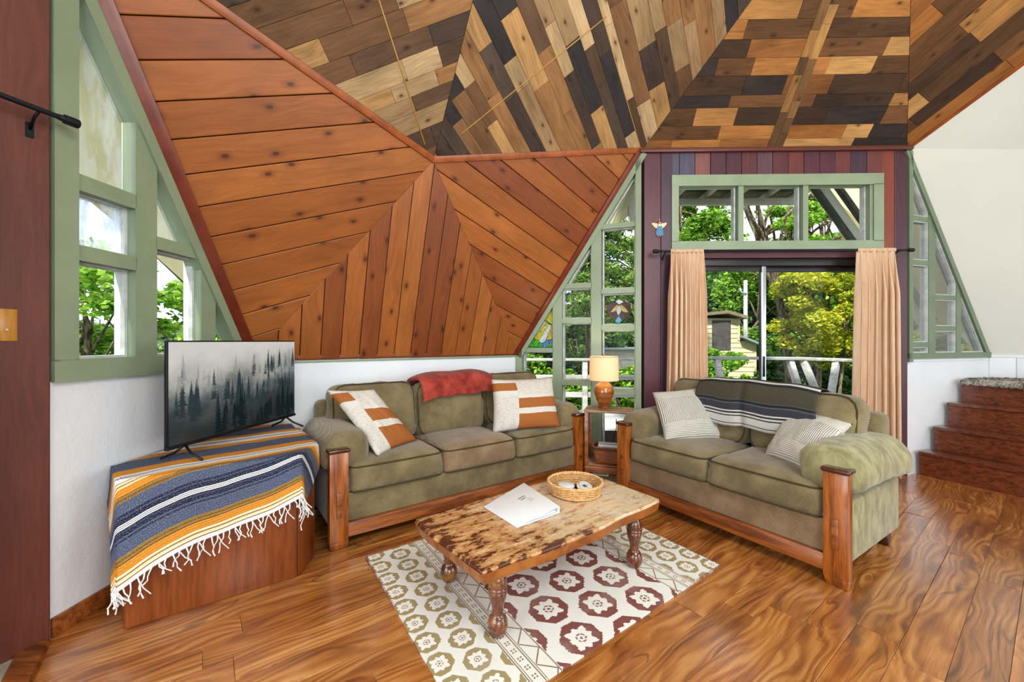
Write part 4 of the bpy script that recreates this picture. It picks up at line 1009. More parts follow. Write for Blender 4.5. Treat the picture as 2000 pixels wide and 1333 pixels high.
for i in range(n_):
    for j in range(n_):
        a = i * (n_ + 1) + j; q = (a, a + n_ + 1, a + n_ + 2, a + 1); fs.append(q); fs.append(tuple(NN + k for k in q[::-1]))
for i in range(n_):
    for a, b in ((i * (n_ + 1), (i + 1) * (n_ + 1)), (i * (n_ + 1) + n_, (i + 1) * (n_ + 1) + n_), (i, i + 1), (n_ * (n_ + 1) + i, n_ * (n_ + 1) + i + 1)): fs.append((a, b, NN + b, NN + a))
me = mesh('rug', vs, fs, uvs=uv); bm = bmesh.new(); bm.from_mesh(me); bmesh.ops.recalc_face_normals(bm, faces=bm.faces); bm.to_mesh(me); bm.free()
rug = link('rug', me, rug_mat()); tag(rug, 'cream cotton rug with maroon and olive hexagon flowers under the coffee table', 'rug')
mb = MB()
for (a, b, n_s) in ((RL, RL + rv_ * .42, 36), (RL, RF, 110), (RN, RN - rv_ * .14, 10), (RN, RN + ru_ * .12, 12), (RR_, RR_ + (RN - RR_) * .16, 20), (RR_, RR_ + (RF - RR_) * .12, 14)):
    inw = (((RL + RR_) / 2) - (a + b) / 2).normalized() * .014
    for i in range(n_s):
        p = a.lerp(b, (i + .5) / n_s); q = p - inw * .35; k = p + inw * .4
        mb.tube([(q.x, q.y, .003), (p.x, p.y, .0095), (k.x, k.y, .0085)], .0016, 4)
mb.make('stitching', plain('maroon_yarn', lin(110, 40, 48), .9), rug, kind='stuff')

# ---------------------------------------------------------------- coffee table
TH_ = .385; ct = thing('coffee_table', 'low live-edge slab coffee table with worn top and turned legs on the rug', 'table', (.185, 2.235, .008), math.radians(37.5))
TLn, TWd = 1.27, .64
def slab():
    n1, n2 = 44, 20; vs = []; fs = []
    def ed(x, y):
        a = x / (TLn / 2); b = y / (TWd / 2); wx = x * (1 + .012 * math.sin(b * 2.2)); wy = y * (1 + .028 * math.sin(a * 4.1 + (1 if y > 0 else 2.4)) + .012 * math.sin(a * 11) + .03 * (1 - a * a) - .03 * abs(a) ** 6)
        wx *= (1 - .02 * abs(b) ** 4); return wx, wy
    for lay, zz_ in ((0, .315 - .004), (1, .377)):
        for i in range(n1 + 1):
            for j in range(n2 + 1):
                x, y = TLn * (i / n1 - .5), TWd * (j / n2 - .5); X, Y = ed(x, y); s_ = .975 if lay == 0 else 1
                vs.append((X * s_, Y * s_, zz_ + .002 * mnoise.noise(Vector((x * 6, y * 6, lay)))))
    N_ = (n1 + 1) * (n2 + 1)
    for i in range(n1):
        for j in range(n2):
            a = i * (n2 + 1) + j; q = (a, a + n2 + 1, a + n2 + 2, a + 1); fs.append(q[::-1]); fs.append(tuple(N_ + k for k in q))
    for i in range(n1):
        for off in (0, n2): a, b = i * (n2 + 1) + off, (i + 1) * (n2 + 1) + off; fs.append((a, b, N_ + b, N_ + a))
    for j in range(n2):
        for off in (0, n1 * (n2 + 1)): a, b = off + j, off + j + 1; fs.append((a, b, N_ + b, N_ + a))
    me = mesh('table_top', vs, fs); bm = bmesh.new(); bm.from_mesh(me); bmesh.ops.recalc_face_normals(bm, faces=bm.faces)
    es = [e for e in bm.edges if len(e.link_faces) == 2 and e.calc_face_angle(0) > .9]; bmesh.ops.bevel(bm, geom=es, offset=.010, segments=3, affect='EDGES', clamp_overlap=True); bm.to_mesh(me); bm.free()
    me.polygons.foreach_set('use_smooth', [True] * len(me.polygons)); me.set_sharp_from_angle(angle=math.radians(50)); return me
m = Mat('worn_slab', .34, .5); o_ = m.coord('Object'); x_, y_, z_ = m.sep(o_)
g = m.noise(m.scale(o_, (3, 26, 3)), 1.5, 5, .65, .4); big = m.noise(m.scale(o_, (7, 16, 4)), 1.3, 5, .7); mid = m.noise(m.scale(o_, (3, 5, 3), (3, 1, 0)), 1.6, 3)
edge = (x_.abs() / (TLn / 2)).max(y_.abs() / (TWd / 2 * 1.0))
left = 1 - (x_ + .1).step(-.35, .42)
pale = m.mix(g.step(.3, .7), lin(206, 160, 104), lin(234, 200, 150)); pale = m.mix(mid.step(.4, .7) * (1 - left), pale, lin(232, 224, 208)); pale = m.mix((1 - left) * .5, pale, lin(226, 212, 186))
wv_ = big + left * .11 + (edge - .84).max(0.0) * .6; pale = m.mix(wv_.step(.52, .62) * .7, pale, lin(186, 122, 60)); wearm = wv_.step(.635, .70); c = m.mix(wearm, pale, lin(84, 42, 22))
scr_ = (m.noise(m.scale(o_, (10, 5, 4)), 2, 5, .7) - .5).abs().lt(.008) * mid.step(.45, .6); c = m.mix(scr_ * .6, c, lin(80, 50, 30))
side = z_.lt(.365); c = m.mix(side, c, m.mix(g.step(.35, .65), lin(128, 68, 26), lin(170, 106, 48))); m.base(c); m.bump(g + big, .1, .003)
m.b.inputs['Coat Weight'].default_value = .45; m.b.inputs['Coat Roughness'].default_value = .22
link('table_top', slab(), m.m, ct)
legm = wood_obj('turned_leg_wood', lin(120, 62, 26), lin(64, 26, 12), .18, 'z', 1.0, .8, .35, lin(190, 130, 50))
prof = [(.018, 0), (.030, .004), (.040, .022), (.046, .045), (.043, .07), (.033, .09), (.024, .098), (.026, .103), (.024, .108), (.026, .113), (.024, .118), (.028, .135), (.036, .16), (.041, .185), (.042, .20), (.039, .203), (.043, .207), (.043, .213), (.039, .216), (.042, .222), (.040, .25), (.032, .272), (.024, .285), (.030, .290), (.036, .298), (.036, .312)]
inv = Matrix.Rotation(-math.radians(37.5), 4, 'Z')
for wx, wy in ((-.063, 1.800), (.70, 2.345), (-.34, 2.205), (.425, 2.75)):
    l = inv @ (Vector((wx, wy, 0)) - Vector((.185, 2.235, 0)))
    MB().lathe(prof, (l.x, l.y, 0), 28).make('leg', legm, ct, smooth=True)

ZT = .008 + .378
# ring binder
bcs = [at_depth(945, 987, 2.245), at_depth(1022.7, 951, 2.53), at_depth(1092, 988, 2.17), at_depth(1010, 1029.5, 1.995)]
bl, bt_, br, bb_ = [Vector((p.x, p.y)) for p in bcs]
bn = thing('ring_binder', 'white ring binder with handwritten cover lying on the coffee table', 'binder', (bl.x * .25 + bt_.x * .25 + br.x * .25 + bb_.x * .25, (bl.y + bt_.y + br.y + bb_.y) / 4, ZT + .001), 0)
o0 = Vector(bn.location)
def q3(p, z): return (p.x - o0.x, p.y - o0.y, z)
wp = plain('white_vinyl', (.88, .9, .93), .35, var=.02)
def plate(pts, zs, th): mb = MB(); mb.hexa([q3(p, z) for p, z in zip(pts, zs)] + [q3(p, z + th) for p, z in zip(pts, zs)]); return mb
# spine along bt-br edge
plate([bl, bb_, br, bt_], [.001] * 4, .002).make('back_cover', wp, bn, bevel=.0008); fc = plate([bl, bb_, br, bt_], [.004, .004, .034, .034], .002).make('front_cover', wp, bn, bevel=.0008)
mb = MB(); nrm2 = (br - bt_).normalized(); off = Vector((nrm2.y, -nrm2.x)) * -.003
mb.hexa([q3(bt_, .001), q3(br, .001), q3(br + off, .001), q3(bt_ + off, .001), q3(bt_, .036), q3(br, .036), q3(br + off, .036), q3(bt_ + off, .036)]); mb.make('spine', wp, bn, bevel=.0006)
pgm = plain('blue_grey_pages', lin(150, 176, 200), .8)
def lp(a, b, t): return a + (b - a) * t
pq = [lp(bl, bt_, .12) + (bb_ - bl) * .03, lp(bb_, br, .12) - (bb_ - bl) * .03, lp(bb_, br, .93) - (bb_ - bl) * .03, lp(bl, bt_, .93) + (bb_ - bl) * .03]
plate(pq, [.0035] * 4, .004).make('pages', pgm, bn)
mb = MB(); mb.hexa([q3(p, .008) for p in (pq[0], pq[1], pq[2], pq[3])] + [q3(p, z) for p, z in zip(pq, (.0085, .0085, .020, .020))]); mb.make('pages', plain('page_stack', (.75, .76, .78), .8), bn)
for t in (.2, .5, .8):
    c0 = lp(bt_, br, t); inw = (bl - bt_).normalized() * .03
    MB().tube([q3(c0 + inw, .004), q3(c0 + inw * .5, .024), q3(c0 + inw * 1.2, .030), q3(c0 + inw * 1.9, .020), q3(c0 + inw * 1.9, .006)], .0015, 6).make('ring', M['steel'], bn, smooth=True)
def text_on(parent, body, origin, ex, ey, size, mat, depth=.0002, name='lettering', align='CENTER'):
    """flat lettering: ex reading direction, ey up direction, in world coordinates"""
    cu_ = bpy.data.curves.new(name, 'FONT'); cu_.body = body; cu_.size = size; cu_.extrude = depth; cu_.align_x = align; cu_.align_y = 'CENTER'; cu_.shear = .25
    ex = Vector(ex).normalized(); ez = ex.cross(Vector(ey)).normalized(); ey = ez.cross(ex)
    tmp = bpy.data.objects.new(name, cu_); COL.objects.link(tmp); bpy.context.view_layer.update()
    me = bpy.data.meshes.new_from_object(tmp); bpy.data.objects.remove(tmp); o = link(name, me, mat)
    mw = Matrix((( ex.x, ey.x, ez.x, origin[0]), (ex.y, ey.y, ez.y, origin[1]), (ex.z, ey.z, ez.z, origin[2]), (0, 0, 0, 1)))
    o.parent = parent; bpy.context.view_layer.update(); o.matrix_world = mw; return o
def on_cover(s_, t_):      # s along bl->bt, t along bl->bb
    p = bl + (bt_ - bl) * s_ + (bb_ - bl) * t_; zs = []
    for q1, q2, q3_ in (((bl, 0), (bb_, 0), (br, 1)), ((bl, 0), (br, 1), (bt_, 1)), ((bl, 0), (bb_, 0), (bt_, 1)), ((bb_, 0), (br, 1), (bt_, 1))):
        A_ = np.array([[q[0].x, q[0].y, 1] for q in (q1, q2, q3_)]); k_ = np.linalg.solve(A_, np.array([q1[1], q2[1], q3_[1]], float)); zs.append(k_ @ np.array([p.x, p.y, 1]))
    return (p.x, p.y, ZT + .001 + .006 + .030 * max(zs) + .0008)
exd = Vector((bl.x - bt_.x, bl.y - bt_.y, -.030 - 0)); eyd = Vector((bb_.x - bl.x, bb_.y - bl.y, 0))
ink = plain('dark_ink', (.03, .03, .05), .6); grey = plain('faded_ink', (.35, .35, .4), .6)
text_on(bn, 'MANUAL', on_cover(.60, .40), exd, eyd, .014, ink); text_on(bn, 'HOUSE', on_cover(.60, .47), exd, eyd, .014, ink)
text_on(bn, 'guide', on_cover(.66, .57), exd, eyd, .014, grey); text_on(bn, 'guest', on_cover(.66, .64), exd, eyd, .014, grey)

# wicker tray with what lies in it
bc = Vector((.378, 2.465, ZT + .001)); bk_ = thing('wicker_basket', 'round shallow woven wicker basket on the coffee table', 'basket', bc, .3)
wick = plain('honey_wicker', lin(206, 156, 92), .5, var=.25, vscale=60); wick2 = plain('pale_wicker', lin(224, 182, 122), .5, var=.2, vscale=60)
MB().lathe([(.004, .002), (.138, .002), (.142, .006), (.004, .006)], n=36).make('base', wick, bk_)
NS = 30
for ly in range(9):
    z = .010 + ly * .0068; r0 = .140 + .018 * (ly / 8); pts = []
    for k in range(NS * 4 + 1): a = 2 * PI * k / (NS * 4); r = r0 + .0032 * math.cos(a * NS / 2 + (PI if ly % 2 else 0)); pts.append((r * math.cos(a), r * math.sin(a), z))
    MB().tube(pts, .0034, 5, cap=False).make('weaver', wick if ly % 2 else wick2, bk_, smooth=True)
mb = MB()
for k in range(NS): a = 2 * PI * k / NS; mb.tube([(.138 * math.cos(a), .138 * math.sin(a), .004), (.159 * math.cos(a), .159 * math.sin(a), .07)], .0026, 5)
mb.make('stakes', wick, bk_, kind='stuff')
for zc, rr, ph in ((.072, .160, 0), (.010, .145, 1)):
    for s_ in (0, PI):
        pts = [((rr + .004 * math.cos(a * 24 + s_)) * math.cos(a), (rr + .004 * math.cos(a * 24 + s_)) * math.sin(a), zc + .004 * math.sin(a * 24 + s_)) for a in [2 * PI * k / 240 for k in range(241)]]
        MB().tube(pts, .0046 if zc > .05 else .0036, 5, cap=False).make('rim', wick2, bk_, smooth=True)
MB().tube([(-.03, -.156, .07), (-.02, -.10, .082), (.0, -.05, .078), (.035, .0, .06), (.06, .03, .03)], .004, 6).make('loop', wick2, bk_, smooth=True)
def lathe_thing(name, label, cat, loc, prof, mat, group=None, rot=(0, 0, 0)):
    o = MB().lathe(prof, n=36).make(name, mat, smooth=True); o.location = loc; o.rotation_euler = rot; tag(o, label, cat, group); return o
lathe_thing('candle_tin', 'white round lidded tin nearest the binder inside the wicker basket', 'tin', bc + Vector((-.058, -.028, .007)), [(.044, 0), (.046, .002), (.046, .036), (.049, .037), (.049, .052), (.046, .056), (.01, .057)], M['white_gloss'], rot=(.05, .05, 0))
t2 = lathe_thing('coaster', 'white round coaster with a blue crab drawing leaning in the basket', 'coaster', bc + Vector((.055, -.012, .035)), [(.002, 0), (.045, 0), (.047, .003), (.047, .01), (.044, .012), (.002, .012)], M['white_gloss'], rot=(.35, .12, 0))
mb = MB()
for i in range(12): a = i * .524; mb.tube([(.008 * math.cos(a), .006 * math.sin(a), .0125), (.02 * math.cos(a), .016 * math.sin(a), .0125)], .0012, 4)
mb.lathe([(.002, .012), (.009, .0128), (.002, .0135)], n=10); mb.make('drawing', plain('blue_ink', (.03, .07, .12), .5), t2)
rc = thing('remote_control', 'dark blue remote control lying behind the white tin in the basket', 'remote', bc + Vector((-.005, .062, .0075)), .1)
boxo('body', plain('navy_plastic', (.012, .02, .09), .35), rc, -.07, .07, -.018, .018, 0, .018, .004)
for i in range(6): boxo('button', plain(f'grey_key', (.3, .3, .34), .5) if i == 0 else bpy.data.materials['grey_key'], rc, -.05 + i * .018, -.042 + i * .018, -.006, .006, .018, .0195, .0005)

# ---------------------------------------------------------------- side table, lamp, magazine basket
sa = math.radians(-18); st_ = thing('side_table', 'small rustic plank side table between the sofa and the loveseat', 'table', (.905, 3.83, 0), sa)
rust_w = wood_obj('rustic_table_wood', lin(170, 132, 92), lin(112, 78, 48), .45, 'x', 1.0, .2)
for i in range(3): boxo('plank', rust_w, st_, -.215, .215, -.15 + i * .101, -.15 + i * .101 + .098, .648, .665, .003)
for x in (-.19, .19):
    for y in (-.125, .125): boxo('leg', M['rail'], st_, x - .016, x + .016, y - .016, y + .016, 0, .648, .003)
boxo('lower_shelf', M['rail'], st_, -.2, .2, -.14, .14, .155, .175, .003); boxo('front_rail', M['rail'], st_, -.2, .2, -.145, -.13, .10, .155, .003)
pt = bpy.data.lights.new('bulb', 'POINT'); pt.energy = 5; pt.color = (1.0, .82, .6); pt.shadow_soft_size = .03; po = bpy.data.objects.new('bulb', pt); COL.objects.link(po); po.location = (.872, 3.885, 1.05)
lp_ = thing('table_lamp', 'brown ceramic table lamp with a cream drum shade on the side table', 'lamp', (.872, 3.885, .666))
cer = Mat('amber_ceramic', .16, .5); o_ = cer.coord('Object'); cer.base(cer.mix(cer.noise(cer.scale(o_, (4, 4, 14)), 2, 4).step(.35, .65), lin(120, 62, 26), lin(176, 106, 42))); cer.b.inputs['Coat Weight'].default_value = .5
MB().lathe([(.045, 0), (.05, .004), (.056, .03), (.076, .075), (.092, .13), (.094, .165), (.082, .205), (.056, .235), (.036, .25), (.033, .262), (.02, .266)], n=40).make('base', cer.m, lp_, smooth=True)
MB().lathe([(.008, .26), (.008, .30), (.014, .302), (.014, .33), (.006, .335), (.004, .50)], n=12).make('socket', plain('brass', lin(190, 150, 80), .3, metal=.9), lp_, smooth=True)
shm = Mat('linen_shade'); k = shm.noise(shm.scale(shm.coord('Object'), (1, 1, 1)), 240, 2); tl2 = shm.n('BsdfTranslucent'); df2 = shm.n('BsdfDiffuse'); mx2 = shm.n('MixShader'); mx2.inputs[0].default_value = .5
cc = shm.mix(k.step(.3, .7), lin(244, 226, 196), lin(250, 238, 214)); shm.l(cc, tl2.inputs[0]); shm.l(cc, df2.inputs[0]); shm.l(df2.outputs[0], mx2.inputs[1]); shm.l(tl2.outputs[0], mx2.inputs[2]); shm.l(mx2.outputs[0], shm.out.inputs['Surface'])
mb = MB(); n_ = 48
for r, z in ((.137, .258), (.132, .488), (.129, .488), (.134, .258)):
    for k in range(n_): mb.v.append((r * math.cos(2 * PI * k / n_), r * math.sin(2 * PI * k / n_), z))
for i in range(4):
    for k in range(n_): mb.f.append((i * n_ + k, i * n_ + (k + 1) % n_, ((i + 1) % 4) * n_ + (k + 1) % n_, ((i + 1) % 4) * n_ + k))
sh = mb.make('lamp_shade', shm.m, lp_, smooth='auto'); trm = plain('shade_trim', lin(150, 120, 88), .8)
for z, r in ((.261, .1375), (.486, .1325)): MB().tube([(r * math.cos(a), r * math.sin(a), z) for a in [2 * PI * k / 48 for k in range(49)]], .0025, 5, cap=False).make('shade_trim', trm, sh, smooth=True)
for a in (0, 2.09, 4.19): MB().tube([(.005 * math.cos(a), .005 * math.sin(a), .48), (.131 * math.cos(a), .131 * math.sin(a), .484)], .002, 5).make('spider', M['steel'], lp_)
MB().lathe([(.003, .484), (.012, .488), (.012, .496), (.006, .50), (.011, .508), (.004, .516)], n=14).make('finial', bpy.data.materials['brass'], lp_, smooth=True)
cord = MB().tube([(1.0, 3.93, .55), (1.02, 4.0, .45), (.99, 4.03, .32), (1.02, 4.03, .18), (1.05, 4.0, .06), (1.0, 3.98, .012), (.9, 4.02, .01)], .0035, 6).make('power_cord', M['black_metal'], smooth=True); tag(cord, 'thin black power cord hanging down behind the side table', 'cord')
cord = MB().tube([(1.05, 3.66, .012), (1.0, 3.70, .012), (.97, 3.74, .03), (.965, 3.76, .07), (.975, 3.80, .012), (1.04, 3.85, .01)], .0045, 6).make('power_cord', M['white_gloss'], smooth=True); tag(cord, 'short white cord looping up from the floor under the side table', 'cord')
mbk = thing('magazine_basket', 'long reddish wicker basket of magazines on the side table shelf', 'basket', (.93, 3.825, .177), sa)
wk = plain('red_brown_wicker', lin(150, 84, 44), .5, var=.35, vscale=70); wk2 = plain('dark_wicker', lin(96, 52, 28), .5, var=.3, vscale=70)
for ly in range(12):
    z = .008 + ly * .0125; gx = .135 + .035 * ly / 11; gy = .085 + .02 * ly / 11; pts = []
    for k in range(121):
        a = 2 * PI * k / 120; ca, sa_ = math.cos(a), math.sin(a); r = .0035 * math.cos(a * 20 + (PI if ly % 2 else 0))
        pts.append(((abs(ca) ** .35) * (1 if ca > 0 else -1) * (gx + r), (abs(sa_) ** .35) * (1 if sa_ > 0 else -1) * (gy + r), z))
    MB().tube(pts, .0068, 5, cap=False).make('weaver', wk2 if ly in (9, 10) else wk, mbk, smooth=True)
boxo('base', wk2, mbk, -.13, .13, -.08, .08, 0, .006, .001)
MB().tube([(.165, -.04, .14), (.185, -.03, .165), (.19, 0, .175), (.185, .03, .165), (.165, .04, .14)], .006, 6).make('handle', wk, mbk, smooth=True)
mgc = [lin(220, 220, 216), lin(120, 140, 160), lin(200, 196, 186), lin(160, 110, 90)]
labs = ['white magazine at the front of the wicker magazine basket', 'blue grey magazine second in the wicker magazine basket', 'cream magazine third in the wicker magazine basket', 'brownish magazine at the back of the wicker magazine basket']
for i in range(4):
    mg = boxo('magazine', plain(f'magazine_paper', mgc[i], .5), None, -.12, .12, -.003, .003, 0, .15 + .004 * i, .001)
    yy = -.045 + i * .03; mg.location = (.93 + yy * math.sin(-sa), 3.825 + yy * math.cos(sa), .185); mg.rotation_euler = (-.08 + .05 * i, 0, sa); tag(mg, labs[i], 'magazine', 'magazines in the wicker basket')
# floor register below the window
vt = thing('floor_vent', 'white slotted metal heating vent in the floor by the triangular window', 'vent', (.80, 4.03, 0), math.radians(-20))
boxo('plate', M['white_gloss'], vt, -.15, .15, -.055, .055, .0005, .005, .001)
for i in range(16): boxo('slot', M['groove'], vt, -.125 + i * .0165, -.118 + i * .0165, -.04, .04, .0048, .0056, 0)

# ---------------------------------------------------------------- curtains on the door wall
cloth = Mat('peach_linen', .85, .1); k = cloth.noise(cloth.scale(cloth.coord('Object'), (14, 14, 3)), 2, 3); kk = cloth.noise(cloth.coord('Object'), 300, 2)
cc = cloth.mix(k.step(.3, .7), lin(240, 206, 172), lin(247, 222, 192)); tl3 = cloth.n('BsdfTranslucent'); mx3 = cloth.n('MixShader'); mx3.inputs[0].default_value = .3
cloth.base(cc); cloth.l(cc, tl3.inputs[0]); cloth.l(cloth.b.outputs[0], mx3.inputs[1]); cloth.l(tl3.outputs[0], mx3.inputs[2]); cloth.l(mx3.outputs[0], cloth.out.inputs['Surface'])
zr = w1(1500, 490)[1]
def curtain(label, wall, u0, u1, v0, v1, ztop, zbot, seed, d0=.13, amp=.080, folds=7, label_group=None):
    def f(a, b):      # a across, b from top to bottom
        hdr = 1 if b < .02 else 0
        fa = a + .018 * math.sin(a * 9 + seed) * b
        ph = 2 * PI * folds * fa + seed
        am = amp * (.25 + .75 * min(1, b * 5)) * (.7 + .3 * math.sin(a * 5 + seed)); fine = .004 * math.sin(2 * PI * folds * 3.1 * a + seed) * (1 - min(1, b * 4)) + .004 * mnoise.noise(Vector((a * 20, b * 3, seed)))
        uu = (u0 + (u1 - u0) * a) * (1 - b) + (v0 + (v1 - v0) * a) * b
        uu += .25 * am * math.sin(2 * ph) ; z = ztop - (ztop - zbot) * b
        return wall.p(uu, z, -(d0 + am * math.sin(ph) + fine))
    o = sheet('curtain', f, 150, 46, cloth.m, .003); tag(o, label, 'curtain', label_group)
    g = MB()
    for i in range(40): pass
    def h(a, b):
        u = u0 + (u1 - u0) * a; an = b * 2 * PI; r = .017 + .003 * math.sin(a * 140 + seed); return wall.p(u, ztop - .012 + r * math.sin(an), -(d0 + r * math.cos(an)))
    hd = sheet('rod_pocket', h, 150, 10, cloth.m, .002); hd.parent = o; return o
W1in = Wall(R - W1.n * .13, R2 - W1.n * .13, (0, 1, 0))       # the vertical plane in which rod and curtains hang
zr = W1in.sz(1500, 490)[1]
def wu(x, y=600): return W1in.sz(x, y)[0]
curtain('gathered peach linen curtain at the angel side of the sliding door', W1, wu(1309), wu(1373), wu(1302), wu(1377), zr + .014, .03, 1.3, folds=7)
curtain('gathered peach linen curtain at the stair side of the sliding door', W1, wu(1674), wu(1748), wu(1664), wu(1752), zr + .014, .03, 4.1, folds=6)
def rod(name, label, wall, ua, ub, z, d, grp=None, r=.010):
    t = bpy.data.objects.new(name, None); COL.objects.link(t); base = wall.p((ua + ub) / 2, z, -d); t.location = base; tag(t, label, 'curtain rod', grp)
    L_ = lambda u, zz, dd: wall.p(u, zz, dd) - base
    MB().tube([L_(ua, z, -d), L_(ub, z, -d)], r, 12).make('rod', M['black_metal'], t, smooth='auto')
    for u, s_ in ((ua, -1), (ub, 1)):
        MB().tube([L_(u + s_ * t_, z, -d) for t_ in (-.045, -.03, -.028, .0, .018, .022)], [r * 1.1, r * 1.3, r * 1.75, r * 1.85, r * 1.8, r * 1.4], 14).make('finial', M['black_metal'], t, smooth='auto')
        q = u - s_ * .10; MB().tube([L_(q, z, -d), L_(q, z - .02, -d * .6), L_(q, z - .07, -.02)], .006, 8).make('bracket', M['black_metal'], t, smooth=True)
        mb = MB(); wall_p = [wall.p(q + a, z - .07 + b, c) - base for c in (-.026, -.001) for a, b in ((-.012, -.03), (.012, -.03), (.012, .03), (-.012, .03))]; mb.hexa(wall_p); mb.make('bracket_plate', M['black_metal'], t)
    return t
rod('curtain_rod', 'black metal curtain rod across the sliding glass door', W1, wu(1280), wu(1780), zr, .13)
f2 = lambda x, y: W2.sz(x, y)
rod('curtain_rod', 'black metal curtain rod cut by the frame on the dark red door post', W2, -.03, 2.3, 2.255, .10, r=.011)
curtain('pale curtain edge hanging at the extreme side on the dark red door post', W2, .255, .55, .225, .52, 2.25, .05, 2.2, d0=.10, folds=4)
# light wooden block on the left post
wbk = thing('wooden_plaque', 'small square honey-coloured wooden block on the dark red door post', 'plaque', W2.p(.10, 1.365, -.021))
mb = MB(); base = Vector(wbk.location)
pts = [W2.p(u, z, d) - base for d in (0, -.02) for u, z in ((.104, 1.30), (.162, 1.30), (.162, 1.43), (.104, 1.43))]; mb.hexa(pts); mb.make('block', wood_obj('light_block_wood', lin(204, 146, 50), lin(170, 108, 30), .35, 'z', 1), wbk, bevel=.002)
MB().lathe([(.002, 0), (.005, .001), (.004, .004), (.001, .006)], n=10).make('screw', M['white_gloss'], wbk, loc=W2.p(.135, 1.345, -.022) - base, rot=(0, math.radians(90), 0))

# angel ornament
ang = thing('angel_ornament', 'small hanging wooden angel with a blue dress beside the transom window', 'ornament', W1.p(w1(1286, 450)[0], w1(1286, 450)[1], -.024), math.radians(-1.4))
blu = plain('blue_painted_dress', lin(72, 128, 170), .6, var=.35, vscale=90); skin = plain('painted_face', lin(206, 140, 110), .6); wing = plain('cream_wings', lin(226, 204, 160), .6, var=.15, vscale=60); redh = plain('auburn_hair', lin(130, 56, 30), .7)
def flat(parent, name, pts, y0, y1, mat, bev=.002):
    n = len(pts); return MB().add([(x, y0, z) for x, z in pts] + [(x, y1, z) for x, z in pts], [tuple(range(n)), tuple(range(2 * n - 1, n - 1, -1))] + [(i, (i + 1) % n, n + (i + 1) % n, n + i) for i in range(n)]).make(name, mat, parent, bevel=bev)
flat(ang, 'dress', [(-.031, -.058), (.034, -.058), (.033, -.03), (.018, .03), (.008, .042), (-.008, .042), (-.02, .02), (-.032, -.03)], -.012, .002, blu)
for s_ in (-1, 1): flat(ang, 'wing', [(s_ * .005, .038), (s_ * .02, .058), (s_ * .066, .066), (s_ * .072, .056), (s_ * .052, .03), (s_ * .03, .012), (s_ * .012, .018)], -.003, .004, wing, .001)
hd = MB().lathe([(.003, 0), (.012, .004), (.0165, .016), (.013, .028), (.004, .033)], n=16).make('head', skin, ang, smooth=True, loc=(0, -.008, .046))
MB().lathe([(.013, .014), (.018, .018), (.0155, .030), (.004, .036)], n=16).make('hair', redh, hd, smooth=True, loc=(0, .003, 0)); flat(ang, 'collar', [(-.008, .03), (.008, .03), (.009, .048), (-.009, .048)], -.014, -.008, M['white_gloss'], .001)
for x in (-.009, .009): MB().tube([(x, -.004, -.056), (x, -.006, -.072)], .006, 8).make('foot', skin, ang, smooth=True)
MB().tube([(0, 0, .078), (-.003, -.004, .092), (.004, -.004, .1), (0, .004, .108)], .0018, 6).make('hook', M['white_gloss'], ang, smooth=True)

# ---------------------------------------------------------------- stained glass
lead = plain('lead_came', (.03, .03, .032), .5, .5, .4)
def glass_art(root, wall, d, pieces, grp_lead=.0022):
    base = Vector(root.location)
    for k_i, (px, mt) in enumerate(pieces):
        dd_ = d - .0007 * k_i
        pts = [wall.sz(*p) for p in px]
        if parea(pts) < 0: pts.reverse()
        ob = MB(); wall.poly(ob, pts, dd_, dd_ + .003); ob.v = [tuple(Vector(v) - base) for v in ob.v]; g = ob.make('glass_piece', mt, root)
        lo = [wall.p(u, z, dd_ + .0015) - base for u, z in pts]; lo.append(lo[0]); MB().tube(lo, grp_lead, 5, cap=False).make('lead_line', lead, g)
def cz(x, y): return (1000 + x / 7.692, 540 + y / 7.692)      # detail-crop coordinates of the panel
G_y, G_y2, G_w, G_g, G_b, G_br, G_amb, G_t = stained('yellow_glass', (.85, .72, .06)), stained('gold_glass', (.8, .6, .08)), stained('clear_ripple_glass', (.8, .84, .86), .2), stained('green_glass', (.1, .55, .06), .6), stained('blue_glass', (.12, .35, .75), .7), stained('brown_glass', (.09, .03, .012), .7), stained('amber_glass', (.95, .62, .16)), stained('turquoise_glass', (.12, .55, .7))
sg = thing('stained_glass_sun', 'triangular stained glass panel of a yellow sun over green hills', 'stained glass', FM.p(FM.sz(1060, 640)[0], 1.35, .03))
sun_c = (640, 560)
pcs = [([(600, 380), (475, 622), (520, 682), (585, 715), (600, 712)], G_y), ([(475, 622), (395, 738), (495, 670), (505, 672)], G_y2), ([(495, 670), (385, 748), (272, 920), (322, 928), (512, 688)], G_w),
       ([(512, 688), (322, 928), (390, 975), (540, 722)], G_y), ([(540, 722), (390, 975), (420, 996), (462, 1000), (500, 955), (585, 735)], G_w), ([(585, 735), (505, 958), (600, 938), (600, 722)], G_y2),
       ([(205, 1068), (212, 1010), (272, 925), (330, 930), (400, 985), (445, 1002), (425, 1068)], G_g), ([(425, 1068), (452, 1005), (500, 962), (600, 942), (600, 998), (545, 1020), (500, 1068)], G_b), ([(500, 1068), (545, 1020), (600, 1000), (600, 1070)], G_g)]
glass_art(sg, FM, .03, [([cz(*p) for p in q], mt) for q, mt in pcs])
hp = thing('stained_glass_heart', 'hanging heart-shaped stained glass suncatcher with amber petals and a blue diamond', 'stained glass', FM.p(FM.sz(1208, 600)[0], 1.6, .012))
half = [(1605, 435), (1560, 392), (1520, 380), (1470, 395), (1432, 440), (1418, 500), (1440, 570), (1490, 625), (1542, 672), (1598, 596)]
